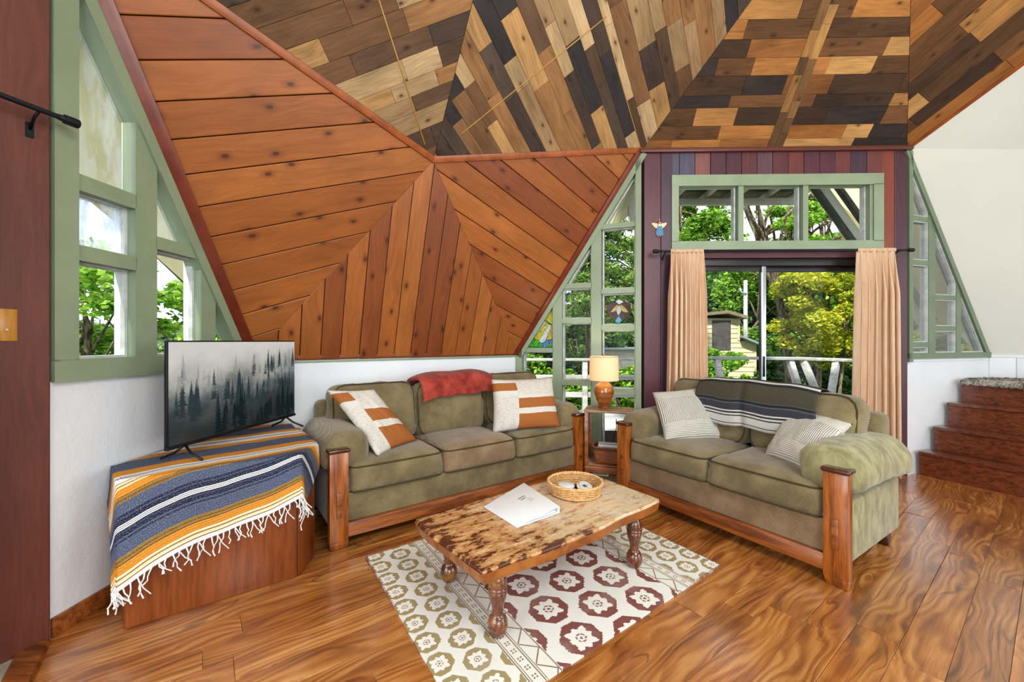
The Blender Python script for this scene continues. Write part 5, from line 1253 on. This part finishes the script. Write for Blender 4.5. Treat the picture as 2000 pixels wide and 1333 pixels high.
pcs = [(half, G_br), ([(3208 - x, y) for x, y in half], G_br), ([(1605, 432), (1570, 470), (1562, 510), (1580, 555), (1598, 592), (1622, 555), (1642, 510), (1634, 468)], G_w),
       ([(1598, 428), (1560, 436), (1522, 480), (1472, 540), (1535, 534), (1562, 512), (1572, 466)], G_amb), ([(1612, 428), (1650, 430), (1688, 462), (1750, 536), (1682, 540), (1642, 510), (1636, 466)], G_amb),
       ([(1600, 590), (1542, 675), (1600, 716), (1655, 660)], G_t), ([(1606, 340), (1552, 378), (1608, 424), (1680, 384)], G_w)]
glass_art(hp, FM, .016, [([cz(*p) for p in q], mt) for q, mt in pcs])
b0 = Vector(hp.location); uu, zz = FM.sz(*cz(1610, 335)); top = FM.p(uu, zz, .0135) - b0; MB().tube([top, top + Vector((0, 0, .03)), top + Vector((.004, 0, .06)), top + Vector((0, .008, .085))], .0018, 5).make('hook', lead, hp)

# ---------------------------------------------------------------- stairs
sw_ = Vector((.405, -.914, 0)); sb = Vector((.914, .405, 0)); fdir = FR.t
stw = wood_obj('dark_stair_wood', lin(128, 66, 38), lin(78, 36, 22), .26, 'y', 1.5, .5)
ST = bpy.data.objects.new('stairs', None); COL.objects.link(ST); ST.location = (3.9, 3.95, 0); ST['kind'] = 'structure'
hts = [0, .238, .462, .688, .905]
def stp(off, w_, z): return Vector((0, 0, 0)) + fdir * off + sw_ * w_ + Vector((0, 0, z))
LEN = 2.2
for i in range(4):
    o_ = .04 + i * .215; z0_, z1_ = hts[i], hts[i + 1]; mb = MB()
    mb.hexa([stp(o_, .0, z0_ if i else 0), stp(o_, LEN, z0_ if i else 0), stp(o_ + .03, LEN, z0_ if i else 0), stp(o_ + .03, 0, z0_ if i else 0), stp(o_, 0, z1_ - .03), stp(o_, LEN, z1_ - .03), stp(o_ + .03, LEN, z1_ - .03), stp(o_ + .03, 0, z1_ - .03)])
    mb.make('riser', stw, ST); mb = MB(); e = .25 if i < 3 else 3.0
    mb.hexa([stp(o_ - .022, 0, z1_ - .03), stp(o_ - .022, LEN, z1_ - .03), stp(o_ + e, LEN, z1_ - .03), stp(o_ + e, 0, z1_ - .03), stp(o_ - .022, 0, z1_), stp(o_ - .022, LEN, z1_), stp(o_ + e, LEN, z1_), stp(o_ + e, 0, z1_)])
    mb.make('tread', stw, ST, bevel=.008)
mb = MB(); mb.hexa([stp(.07, .02, 0), stp(.07, LEN, 0), stp(3, LEN, 0), stp(3, .02, 0), stp(.07 + .66, .02, .86), stp(.73, LEN, .86), stp(3, LEN, .86), stp(3, .02, .86)])
bse = MB(); bse.hexa([stp(.02, 0, 0), stp(.02, LEN, 0), stp(.05, LEN, 0), stp(.05, 0, 0), stp(.028, 0, .012), stp(.028, LEN, .012), stp(.05, LEN, .012), stp(.05, 0, .012)]); bse.make('base_strip', M['rail'], ST)
# shaggy rug over the landing edge
fm = Mat('shaggy_wool', .95, .1); k = fm.noise(fm.coord('Object'), 9, 4, .7); k2 = fm.noise(fm.coord('Object'), 70, 3); fm.base(fm.mix((k * .7 + k2 * .3).step(.4, .6), lin(92, 80, 58), lin(196, 192, 184))); fm.bump(k2, .9, .02)
def fur(a, b):
    w_ = .03 + a * 1.3; o_ = .655 + b * (.46 + .55 * w_); z = .915; ob = o_
    if b < .06: ob = .66 - .008; z = .915 - (.06 - b) / .06 * .055
    return Vector(ST.location) + stp(ob - .02, w_, z + .014 * mnoise.noise(Vector((a * 60, b * 50, 0))) + .006 * mnoise.noise(Vector((a * 200, b * 150, 3)))) + fdir * (.012 * mnoise.noise(Vector((a * 90, b * 30, 7))))
o = sheet('shaggy_rug', fur, 160, 60, fm.m, .012); tag(o, 'shaggy grey-brown wool rug on the landing at the top of the stairs', 'rug')

# ================================================================ outside
GZ = -1.6
grd = plain('grass_ground', lin(74, 96, 44), .95, .1, var=.4, vscale=.8)
mb = MB(); n_ = 24; vs = []; fs = []
for i in range(n_ + 1):
    for j in range(n_ + 1):
        x, y = -60 + 130 * i / n_, -30 + 130 * j / n_; r = math.hypot(x - 2.4, y + 1); z = -.35 - min(4.2, max(0, r - 7) * .16) + (max(0, r - 40) * .16); vs.append((x, y, z))
for i in range(n_):
    for j in range(n_): a = i * (n_ + 1) + j; fs.append((a, a + n_ + 1, a + n_ + 2, a + 1))
link('ground', mesh('ground', vs, fs, True), grd, kind='structure')
def gz(x, y): r = math.hypot(x - 2.4, y + 1); return -.35 - min(4.2, max(0, r - 7) * .16) + (max(0, r - 40) * .16)
# deck with separate boards
dk_m = wood_uv('weathered_deck', .7, .2, (1.2, 20), 0, .35, 0, .2); DKC = [lin(176, 176, 174), lin(160, 162, 162), lin(190, 188, 184), lin(150, 150, 150)]
DK = MB().hexa([(-3.5, 4.62, -.2), (9.2, 4.2, -.2), (9.6, 8.0, -.2), (-3.5, 8.2, -.2), (-3.5, 4.62, -.09), (9.2, 4.2, -.09), (9.6, 8.0, -.09), (-3.5, 8.2, -.09)]).make('deck', M['groove'], kind='structure')
planks(DK, [Vector(p) for p in ((-3.4, 4.75, -.09), (-.2, 4.80, -.09), (9.2, 4.5, -.09), (9.55, 7.9, -.09), (-3.4, 8.1, -.09))], (1, 0, 0), .14, .03, dk_m, DKC, gap=.008, cham=.003, lengths=(2.5, 4.5), toward=(0, 6, 9))
rw = wood_obj('weathered_rail_wood', lin(186, 185, 180), lin(140, 138, 134), .7, 'x', .6, 0)
def beam(name, parent, p, q, wd, ht, mat, base=Vector((0, 0, 0))):
    p, q = Vector(p) - base, Vector(q) - base; t = (q - p).normalized(); s_ = t.cross(Vector((0, 0, 1))) if abs(t.z) < .95 else Vector((1, 0, 0)); s_ = s_.normalized() * wd / 2; u_ = s_.normalized().cross(t).normalized() * ht / 2
    mb = MB(); mb.hexa([p - s_ - u_, q - s_ - u_, q + s_ - u_, p + s_ - u_, p - s_ + u_, q - s_ + u_, q + s_ + u_, p + s_ + u_]); return mb.make(name, mat, parent, bevel=.004)
RLG = thing('deck_railing', 'weathered white deck railing with posts behind the triangular window', 'railing', (0, 7.6, -.06)); rb_ = Vector(RLG.location)
beam('top_rail', RLG, (-3.2, 7.6, .955), (3.6, 7.6, .955), .14, .045, rw, rb_)
for z in (.62, .30): beam('side_rail', RLG, (-3.2, 7.64, z), (3.6, 7.64, z), .035, .10, rw, rb_)
for x in (-2.6, -1.1, .22 * 1.0, 1.35, 2.6, 3.55): beam('post', RLG, (x, 7.6, -.06), (x, 7.6, .93), .09, .09, rw, rb_)
RL2 = thing('bench_railing', 'pale deck railing on slanted braces beyond the sliding door', 'railing', (6.0, 7.4, -.06)); rb_ = Vector(RL2.location)
beam('top_rail', RL2, (3.65, 7.55, .99), (5.35, 7.45, .98), .2, .05, rw, rb_); beam('top_rail', RL2, (5.30, 7.45, .98), (7.0, 6.2, .94), .2, .05, rw, rb_)
for (a, b) in (((3.75, 7.5, .95), (3.85, 7.3, -.06)), ((5.05, 7.45, .95), (5.2, 7.2, -.06)), ((5.28, 7.42, .95), (5.5, 7.15, -.06)), ((5.66, 7.15, .93), (5.30, 6.9, -.06)), ((6.25, 6.7, .93), (5.9, 6.5, -.06)), ((6.8, 6.3, .93), (6.4, 6.1, -.06))): beam('brace', RL2, a, b, .09, .11, rw, rb_)
beam('bench_seat', RL2, (5.9, 6.75, .42), (6.9, 6.0, .42), .3, .06, rw, rb_); beam('side_rail', RL2, (3.7, 7.6, .42), (5.2, 7.5, .42), .04, .18, rw, rb_)

# eave over the door: white beam, sloping rafters, dark boarding
wht = plain('white_painted_timber', lin(214, 214, 200), .6, .3, bump=.1, var=.08); sof = plain('cream_soffit', lin(232, 222, 172), .7, .2, bump=.15, bscale=30, var=.1, vscale=2); brd = plain('dark_eave_boarding', lin(112, 110, 92), .8, .1, var=.35, vscale=6); brc = plain('dark_grey_timber', lin(84, 84, 80), .7, .2, bump=.3, bscale=50, var=.25, vscale=10)
EV = bpy.data.objects.new('porch_roof', None); COL.objects.link(EV); EV['kind'] = 'structure'; z0 = Vector((0, 0, 0))
mb = MB(); mb.hexa([(.9, 4.15, 3.62), (4.0, 4.08, 3.62), (3.95, 5.95, 3.33), (.9, 6.0, 3.33), (.9, 4.15, 3.68), (4.0, 4.08, 3.68), (3.95, 5.95, 3.39), (.9, 6.0, 3.39)]); mb.make('boarding', brd, EV)
beam('beam', EV, (.9, 5.75, 3.235), (3.95, 5.68, 3.235), .07, .085, wht); beam('fascia', EV, (1.0, 4.3, 3.50), (4.0, 4.24, 3.50), .05, .12, wht)
for i in range(8): x = 1.0 + i * .42; beam('rafter', EV, (x + .22, 4.2, 3.57), (x, 5.9, 3.30), .05, .07, wht)
slab = MB(); slab.hexa([(3.98, 5.35, 3.36), (5.5, 4.75, 3.36), (5.5, 4.75, 1.4), (5.0, 5.35, 1.4), (3.98, 5.39, 3.36), (5.5, 4.79, 3.36), (5.5, 4.79, 1.4), (5.0, 5.39, 1.4)]); slab.make('soffit_panel', sof, EV)
beam('strut', EV, (3.73, 5.05, 3.26), (5.0, 5.05, 1.5), .10, .13, wht); beam('strut', EV, (3.90, 4.98, 3.26), (5.12, 4.98, 1.55), .07, .05, brc); beam('strut', EV, (3.68, 5.0, 3.18), (4.92, 5.0, 1.45), .05, .07, brc)
def fpt(wall, x, y, d):      # point d metres outside a wall, seen at this place
    dd = Vector(((x - 1000) / FOC, 1, (666.5 - y) / FOC)); e = Vector((0, 0, EYE)); return e + dd * ((wall.o + wall.n * d - e).dot(wall.n) / dd.dot(wall.n))
# hood beside the left window: pale boarding with a dark rafter
HL = bpy.data.objects.new('porch_roof', None); COL.objects.link(HL); HL['kind'] = 'structure'
def slab3(parent, name, pts, mat, th=.04):
    pts = [Vector(p) for p in pts]; n = (pts[1] - pts[0]).cross(pts[2] - pts[0]).normalized(); m_n = len(pts)
    return MB().add(pts + [p + n * th for p in pts], [tuple(range(m_n)), tuple(range(2 * m_n - 1, m_n - 1, -1))] + [(i, (i + 1) % m_n, m_n + (i + 1) % m_n, m_n + i) for i in range(m_n)]).make(name, mat, parent)
soffit_pts = [fpt(FL, 60, 300, .75), fpt(FL, 150, 322, .70), fpt(FL, 290, 430, .60), fpt(FL, 385, 520, .5), fpt(FL, 470, 640, .25), fpt(FL, 470, 600, .12), fpt(FL, 330, 250, .14), fpt(FL, 180, -60, .2), fpt(FL, 60, -300, .35)]
slab3(HL, 'soffit_panel', [fpt(FL, 40, 262, .95), fpt(FL, 400, 570, .95), fpt(FL, 480, 660, .2), fpt(FL, 190, 0, .16)], sof); slab3(HL, 'soffit_panel', [fpt(FL, 40, 262, .95), fpt(FL, 190, 0, .16), fpt(FL, 40, -400, .16)], sof)
beam('rafter', HL, fpt(FL, 90, 268, .90), fpt(FL, 420, 592, .90), .06, .13, brc); beam('post', HL, fpt(FL, 470, 520, .55), fpt(FL, 424, 760, .9), .09, .05, wht)
HR = bpy.data.objects.new('porch_roof', None); COL.objects.link(HR); HR['kind'] = 'structure'
slab3(HR, 'soffit_panel', [fpt(FR, 1765, 430, 1.0), fpt(FR, 1765, 250, .12), fpt(FR, 1840, 400, .12), fpt(FR, 1915, 700, .12), fpt(FR, 1862, 640, .8)], wht)
beam('rafter', HR, fpt(FR, 1765, 500, .9), fpt(FR, 1860, 640, .8), .05, .14, brc)
HM = bpy.data.objects.new('porch_roof', None); COL.objects.link(HM); HM['kind'] = 'structure'
slab3(HM, 'soffit_panel', [fpt(FM, 1190, 452, .12), fpt(FM, 1250, 300, .12), fpt(FM, 1262, 300, .9), fpt(FM, 1262, 395, .95)], sof); beam('strut', HM, fpt(FM, 1222, 352, .5), fpt(FM, 1236, 436, .55), .07, .07, wht)

# shed with separate clapboards
bark = (lambda m: (m.base(m.mix(m.noise(m.scale(m.coord('Object'), (6, 6, 1.5)), 3, 4).step(.35, .65), lin(66, 54, 42), lin(136, 122, 104))), m.bump(m.noise(m.scale(m.coord('Object'), (9, 9, 2)), 3, 4), .8, .03), m.m)[2])(Mat('bark', .9, .1))
SY = 15.0
def sp_(x, y, Y=SY): return at_depth(x, y, Y)
SH = thing('garden_shed', 'cream clapboard garden shed with a dark hatch beyond the deck', 'shed', (7.9, 15.0, gz(7.9, 15)))
sb_ = Vector(SH.location); xs0, xs1, xs2 = sp_(1340, 0).x, sp_(1444, 0).x, sp_(1476, 0).x; ze, zm, zb_ = sp_(0, 622).z, sp_(0, 660).z, gz(7.9, 15)
sid = plain('cream_siding', lin(206, 194, 158), .7, .2, var=.12, vscale=3)
mb = MB(); mb.box(xs0, xs1, SY, SY + 2.4, zb_, ze); mb.box(xs1, xs2, SY, SY + 2.4, zb_, zm - .12); mb.v = [tuple(Vector(v) - sb_) for v in mb.v]; mb.make('wall', sid, SH)
z = zb_ + .02; i = 0
while z < ze - .02:
    hi = xs2 if z < zm - .22 else xs1; y0 = SY - .03
    mb = MB(); mb.hexa([(xs0, y0, z), (hi, y0, z), (hi, SY, z), (xs0, SY, z), (xs0, y0 + .02, min(z + .165, ze)), (hi, y0 + .02, min(z + .165, ze)), (hi, SY, min(z + .165, ze)), (xs0, SY, min(z + .165, ze))]); mb.v = [tuple(Vector(v) - sb_) for v in mb.v]; mb.make('clapboard', sid, SH); z += .175
def shb(name, x0, x1, y0, y1, za, zb2, mat, sl=0.0, par=None):
    mb = MB(); mb.hexa([(x0, y0, za), (x1, y0, za + sl), (x1, y1, za + sl), (x0, y1, za), (x0, y0, zb2), (x1, y0, zb2 + sl), (x1, y1, zb2 + sl), (x0, y1, zb2)]); mb.v = [tuple(Vector(v) - sb_) for v in mb.v]; return mb.make(name, mat, par or SH)
hx0, hx1 = sp_(1390, 0).x, sp_(1426, 0).x; ht = shb('hatch', hx0, hx1, SY - .05, SY - .02, sp_(0, 684).z, sp_(0, 626).z, plain('dark_hatch', lin(70, 66, 66), .7, var=.3, vscale=4))
shb('corner_board', xs1 - .07, xs1, SY - .05, SY + .1, zm - .1, ze, sid); shb('corner_board', xs2 - .07, xs2, SY - .05, SY + .1, zb_, zm - .12, sid)
rfm = plain('grey_roof_edge', lin(120, 110, 84), .8, var=.2); rf2 = plain('metal_roof_edge', lin(140, 150, 158), .4)
pk = sp_(1414, 0).x; shb('roof', xs0 - .2, pk, SY - .3, SY + 2.6, sp_(0, 622).z, sp_(0, 616).z, rfm, .16); shb('roof', pk, xs1 + .16, SY - .3, SY + 2.6, sp_(0, 622).z + .16, sp_(0, 616).z + .16, rfm, -.2)
shb('lean_to_roof', xs1 - .02, xs2 + .36, SY - .3, SY + 2.6, zm, zm + .07, rf2, -.42)
# second roof glimpsed through the triangular window
gr_ = thing('outbuilding', 'low pale outbuilding glimpsed above the deck rail through the triangular window', 'shed', (2.7, 12.0, gz(2.7, 12))); ob_ = Vector(gr_.location)
p0, p1 = at_depth(1176, 684, 12), at_depth(1270, 705, 12); z_b = gz(2.7, 12)
boxo('wall', plain('pale_wall', lin(206, 198, 184), .8, var=.1), gr_, p0.x - ob_.x, p1.x + .4 - ob_.x, 0, 2, z_b - ob_.z, p0.z - ob_.z, .01); boxo('roof', rf2, gr_, p0.x - .15 - ob_.x, p1.x + .6 - ob_.x, -.2, 2.2, p0.z - ob_.z, p0.z + .05 - ob_.z, .01)
# white pole among the trees
pl_ = thing('utility_pole', 'slim white pole with an insulator standing behind the shed', 'pole', (at_depth(1456, 600, 18).x, 18, gz(10, 18)))
MB().tube([(0, 0, 0), (0, 0, at_depth(0, 548, 18).z - gz(10, 18))], [.10, .075], 10).make('shaft', plain('white_pole', lin(224, 224, 220), .7, var=.12), pl_, smooth='auto')
hh = at_depth(0, 570, 18).z - gz(10, 18); MB().tube([(-.28, -.05, hh + .15), (-.2, -.05, hh - .05), (0, -.1, hh - .1)], .04, 8).make('bracket', rf2, pl_, smooth=True)
# parked car glimpsed below the deck rail
CX = at_depth(1127, 770, 26); car = thing('car', 'silver-blue car parked far below seen through the lowest panes', 'car', (CX.x, 26, CX.z - .75), .2)
prc = [(-.85, .25), (-.88, .7), (-.72, .85), (-.52, 1.35), (.52, 1.35), (.72, .85), (.88, .7), (.85, .25)]
flat(car, 'body', prc[:3] + [(-.72, .86), (.72, .86)] + prc[5:], -.1, 4.0, plain('car_paint', lin(130, 150, 176), .25, metal=.3), .06); flat(car, 'cabin', [(-.74, .86), (-.55, 1.38), (.55, 1.38), (.74, .86)], .7, 3.0, M['black_metal'], .05)
flat(car, 'windscreen', [(-.66, .9), (-.5, 1.3), (.5, 1.3), (.66, .9)], .66, .70, plain('screen_glass', lin(190, 206, 216), .1), .01); boxo('bumper', plain('bumper', lin(190, 196, 204), .4), car, -.84, .84, -.18, -.08, .3, .5, .03)
for x in (-.62, .62): MB().lathe([(.01, 0), (.12, 0), (.12, .04), (.01, .05)], n=14).make('headlight', M['white_gloss'], car, loc=(x, -.11, .64), rot=(math.radians(90), 0, 0))
for x in (-.74, .74):
    for y in (.7, 3.2): MB().lathe([(.02, -.1), (.32, -.1), (.32, .1), (.02, .1)], n=18).make('wheel', M['groove'], car, loc=(x, y, .32), rot=(0, math.radians(90), 0))

# ---------------------------------------------------------------- trees
def leaf_mat(name, c1, c2, c3, scale=.6):
    m = Mat(name, .6, .25); g = m.n('NewGeometry'); r = S(m.nt, g.outputs['Random Per Island']); k = m.noise(m.coord('Object'), scale, 3)
    c = m.ramp((r * .55 + k * .5), [(.25, c1), (.5, c2), (.75, c3)]); tl_n = m.n('BsdfTranslucent'); mx = m.n('MixShader'); mx.inputs[0].default_value = .42
    m.base(c); m.l(c, tl_n.inputs[0]); m.l(m.b.outputs[0], mx.inputs[1]); m.l(tl_n.outputs[0], mx.inputs[2]); m.l(mx.outputs[0], m.out.inputs['Surface']); return m.m
LM = {'green': leaf_mat('green_leaves', lin(60, 98, 30), lin(112, 160, 50), lin(176, 212, 86)), 'dark': leaf_mat('dark_leaves', lin(36, 64, 34), lin(66, 106, 52), lin(122, 160, 82)), 'yellow': leaf_mat('yellow_leaves', lin(104, 136, 30), lin(176, 186, 44), lin(236, 224, 92)),
      'fir': leaf_mat('fir_needles', lin(50, 80, 34), lin(96, 132, 56), lin(160, 186, 96)), 'bright': leaf_mat('bright_leaves', lin(70, 120, 24), lin(128, 178, 48), lin(180, 214, 90)), 'hazy': leaf_mat('hazy_leaves', lin(74, 104, 62), lin(110, 140, 84), lin(160, 180, 120))}
rng = np.random.default_rng(5)
def foliage(name, parent, centers, radii, n_per, leaf, mat, flat_=.5, asp=.6, droop=0.0):
    """leaf quads scattered in clumps; stuff nobody could count"""
    C = np.repeat(np.array(centers), n_per, axis=0); Rr = np.repeat(np.array(radii), n_per, axis=0); N = len(C)
    d = rng.normal(size=(N, 3)); d /= np.linalg.norm(d, axis=1)[:, None]; rad = rng.random(N) ** .45; p = C + d * Rr * rad[:, None]
    if droop: p[:, 2] -= droop * rng.random(N)
    a = rng.normal(size=(N, 3)); a[:, 2] *= flat_; a /= np.linalg.norm(a, axis=1)[:, None]; b = np.cross(a, rng.normal(size=(N, 3)) * np.array([flat_, flat_, 1.0])); b /= (np.linalg.norm(b, axis=1)[:, None] + 1e-9)
    s_ = leaf * (.6 + .8 * rng.random(N))[:, None]; a = a * s_; b = b * s_ * asp
    V_ = np.stack([p - a, p - b * .9, p + a, p + b * .9], axis=1).reshape(-1, 3)
    me = bpy.data.meshes.new(name); me.vertices.add(N * 4); me.vertices.foreach_set('co', V_.ravel().astype(np.float32)); me.loops.add(N * 4); me.loops.foreach_set('vertex_index', np.arange(N * 4, dtype=np.int32))
    me.polygons.add(N); me.polygons.foreach_set('loop_start', np.arange(0, N * 4, 4, dtype=np.int32)); me.polygons.foreach_set('loop_total', np.full(N, 4, dtype=np.int32)); me.update(); me.validate()
    return link(name, me, mat, parent, 'stuff')
def tree(name, label, x, y, h, rx, ry, zc, rz_, kind, clumps=40, n_per=260, leaf=.09, trunk=.18, group=None, lean=0.0, cl=.28, bare=0, hollow=.35, seed=0):
    z0 = gz(x, y); t = thing(name, label, 'tree', (x, y, z0), 0, group); rnd = random.Random(seed or hash_(x, y))
    cs, rs = [], []
    for i in range(clumps):
        a, b = rnd.uniform(0, 2 * PI), math.acos(rnd.uniform(-1, 1)); r = rnd.uniform(hollow, 1) ** .6
        cs.append((rx * r * math.sin(b) * math.cos(a), ry * r * math.sin(b) * math.sin(a), zc - z0 + rz_ * r * math.cos(b))); k_ = rnd.uniform(.7, 1.3) * cl; rs.append((rx * k_, ry * k_, rz_ * k_ * .7))
    mb = MB(); top = h - z0; pts = [(lean * t_ * t_ + .08 * math.sin(t_ * 7 + x), .06 * math.sin(t_ * 5), top * t_) for t_ in [i / 8 for i in range(9)]]; mb.tube(pts, [trunk * .6 * (1 - .8 * i / 8) for i in range(9)], 9)
    for i in range(min(len(cs), 16) + bare):
        c = Vector(cs[i % len(cs)]) if i < min(len(cs), 16) else Vector((rnd.uniform(-1, 1) * rx * 1.1, rnd.uniform(-1, .4) * ry, zc - z0 + rnd.uniform(-.5, 1) * rz_)); s0 = Vector(pts[rnd.randint(3, 7)])
        mid = s0.lerp(c, .5) + Vector((rnd.uniform(-.2, .2), rnd.uniform(-.2, .2), rnd.uniform(-.1, .3))) * rx * .3; mb.tube([s0, s0.lerp(mid, .5), mid, mid.lerp(c, .6), c], [trunk * .26, trunk * .2, trunk * .14, trunk * .09, trunk * .04], 6)
    mb.make('trunk', bark, t, smooth=True)
    if clumps: foliage('foliage', t, cs, rs, n_per, leaf, LM[kind])
    return t
def hash_(x, y): return int(abs(x * 1000 + y * 77)) + 3
def conifer(label, x, y, ztop, zbot, rad, kind='fir', group=None, n=34, leaf=.10, n_per=120):
    z0 = gz(x, y); t = thing('conifer', label, 'tree', (x, y, z0), 0, group); rnd = random.Random(hash_(x, y)); mb = MB(); mb.tube([(0, 0, 0), (0, 0, (ztop - z0) * .5), (0, 0, ztop - z0)], [.22, .14, .02], 9); cs, rs = [], []
    for i in range(n):
        f_ = (i + .5) / n; z = zbot - z0 + (ztop - zbot) * f_; L_ = rad * (1 - f_ * .85)
        for q in range(4):
            a = i * 2.4 + q * PI / 2 + rnd.uniform(-.3, .3); tip = Vector((math.cos(a) * L_, math.sin(a) * L_, z - L_ * .28)); mb.tube([(0, 0, z), (tip.x * .5, tip.y * .5, z + .02), tuple(tip)], [.03, .02, .006], 4)
            for s_ in (.35, .6, .85, 1.0): cs.append((tip.x * s_, tip.y * s_, z - L_ * .28 * s_ * s_)); rs.append((L_ * .17, L_ * .17, L_ * .08))
    mb.make('trunk', bark, t, smooth=True); foliage('foliage', t, cs, rs, n_per // 4, leaf, LM[kind], .6, .28, droop=.12); return t
# through the door
tree('yellow_maple', 'yellow-green maple filling the stair side of the sliding door view', 10.0, 12.4, 3.2, 1.9, 1.4, 2.3, 1.9, 'yellow', 90, 480, .06, .10, cl=.2)
tree('leafy_tree', 'bright green tree directly behind the shed roof', 7.6, 21.5, 6.0, 3.0, 1.8, 3.0, 3.0, 'green', 64, 460, .10, .2, cl=.25)
tree('leafy_tree', 'green tree standing behind the steel door stile', 12.4, 20.5, 5.5, 2.4, 1.4, 2.4, 3.2, 'green', 60, 400, .10, .22, cl=.25)
tree('leafy_tree', 'dark tree low behind the slanted bench braces', 10.9, 15.2, 1.5, 2.4, 1.2, -.3, 1.5, 'dark', 46, 300, .10, .12, cl=.27)
tree('bare_tree', 'gnarled bare-limbed tree crossing the middle transom pane', 9.6, 13.8, 7.0, 2.6, 1.2, 5.6, 1.5, 'green', 7, 60, .08, .30, lean=-2.3, bare=26, cl=.2)
tree('leafy_tree', 'dark green tree filling the angel-side transom pane', 5.0, 12.0, 6.0, 1.5, 1.2, 4.6, 1.7, 'green', 46, 460, .06, .16, cl=.24)
tree('leafy_tree', 'tree with pale yellow-green leaves behind the transom strut', 10.2, 13.5, 6.6, 2.0, 1.4, 5.0, 1.3, 'bright', 34, 420, .06, .16, cl=.22, bare=8)
tree('japanese_maple', 'small bright green maple bush in front of the shed', 6.25, 12.2, 1.1, .75, .7, .25, .85, 'bright', 34, 240, .055, .05, cl=.26)
tree('leafy_tree', 'tall dark tree at the back beyond the utility pole', 12.0, 29.0, 7.0, 4.5, 2.5, 2.6, 4.6, 'dark', 60, 260, .2, .3, cl=.26)
tree('leafy_tree', 'tall green tree at the back beyond the yellow maple', 18.5, 24.0, 7.0, 4.5, 2.5, 2.5, 5.0, 'green', 60, 260, .2, .3, cl=.26)
conifer('dark conifer rising behind the garden shed', 8.8, 25.5, 6.6, -3, 3.4, 'dark', n=22, leaf=.22, n_per=200)
conifer('dark conifer rising beyond the utility pole and steel stile', 13.4, 22.0, 5.8, -3, 3.2, 'dark', n=22, leaf=.2, n_per=200)
# through the triangular window
conifer('pale green spruce close outside the upper panes of the triangular window', 1.9, 9.6, 6.6, 1.9, 1.6, 'fir', n=24, leaf=.075, n_per=300)
conifer('spruce with drooping twigs outside the middle panes of the triangular window', .5, 11.5, 4.2, 1.2, 1.3, 'fir', n=18, leaf=.08, n_per=240)
tree('leafy_tree', 'dark hedge tree filling the centre panes of the triangular window', 1.8, 14.0, 2.6, 2.0, 1.0, .9, 1.7, 'dark', 50, 320, .09, .12, cl=.27)
tree('leafy_tree', 'dark rounded tree beyond the lamp and the low outbuilding', 3.6, 16.5, 3.0, 2.0, 1.2, 1.6, 1.5, 'dark', 40, 300, .10, .12, cl=.27)
tree('garden_shrub', 'light green shrub behind the deck railing next to the stained glass sun', .3, 9.0, .9, 1.1, .6, .25, .9, 'green', 36, 240, .06, .05, cl=.28)
tree('garden_shrub', 'light green shrub behind the deck railing beyond the lamp', 2.35, 9.0, .9, .9, .6, .05, .8, 'bright', 36, 240, .06, .05, cl=.28)
# through the left window
tree('leafy_tree', 'spreading bright green tree below the frosted pane of the left window', -8.8, 8.4, 3.4, 2.6, 1.8, 1.5, 1.7, 'bright', 48, 220, .085, .14, cl=.22)
tree('leafy_tree', 'spreading bright green tree behind the rafter of the left window', -5.9, 9.6, 3.8, 2.0, 1.6, 1.7, 1.7, 'bright', 40, 200, .085, .14, cl=.22)
tree('leafy_tree', 'hazy tree far down the slope beyond the left window', -13.5, 13.5, 2.0, 4.2, 1.6, .2, 1.5, 'hazy', 46, 240, .15, .14, cl=.24)
# through the right window
tree('yellow_maple', 'yellow-green maple glimpsed through the window beside the stairs', 11.7, 8.8, 3.0, 1.6, 1.2, 1.4, 1.6, 'yellow', 40, 260, .08, .1, cl=.24)
# distant wooded slope closing the view
far = leaf_mat('far_woods', lin(40, 64, 34), lin(66, 96, 48), lin(104, 132, 70), .15)
cs, rs = [], []
for i in range(120):
    a = math.radians(10 + 150 * i / 119); r = 38 + 5 * math.sin(i * 2.3); cs.append((2 + r * math.cos(a), r * math.sin(a), random.uniform(-2, 2.8) if a < 1.75 else random.uniform(-3, -.6))); rs.append((2.6, 2.2, 2.6))
wd = foliage('distant_woods', None, cs, rs, 420, .38, far); tag(wd, 'distant wooded slope beyond the garden', 'woods')
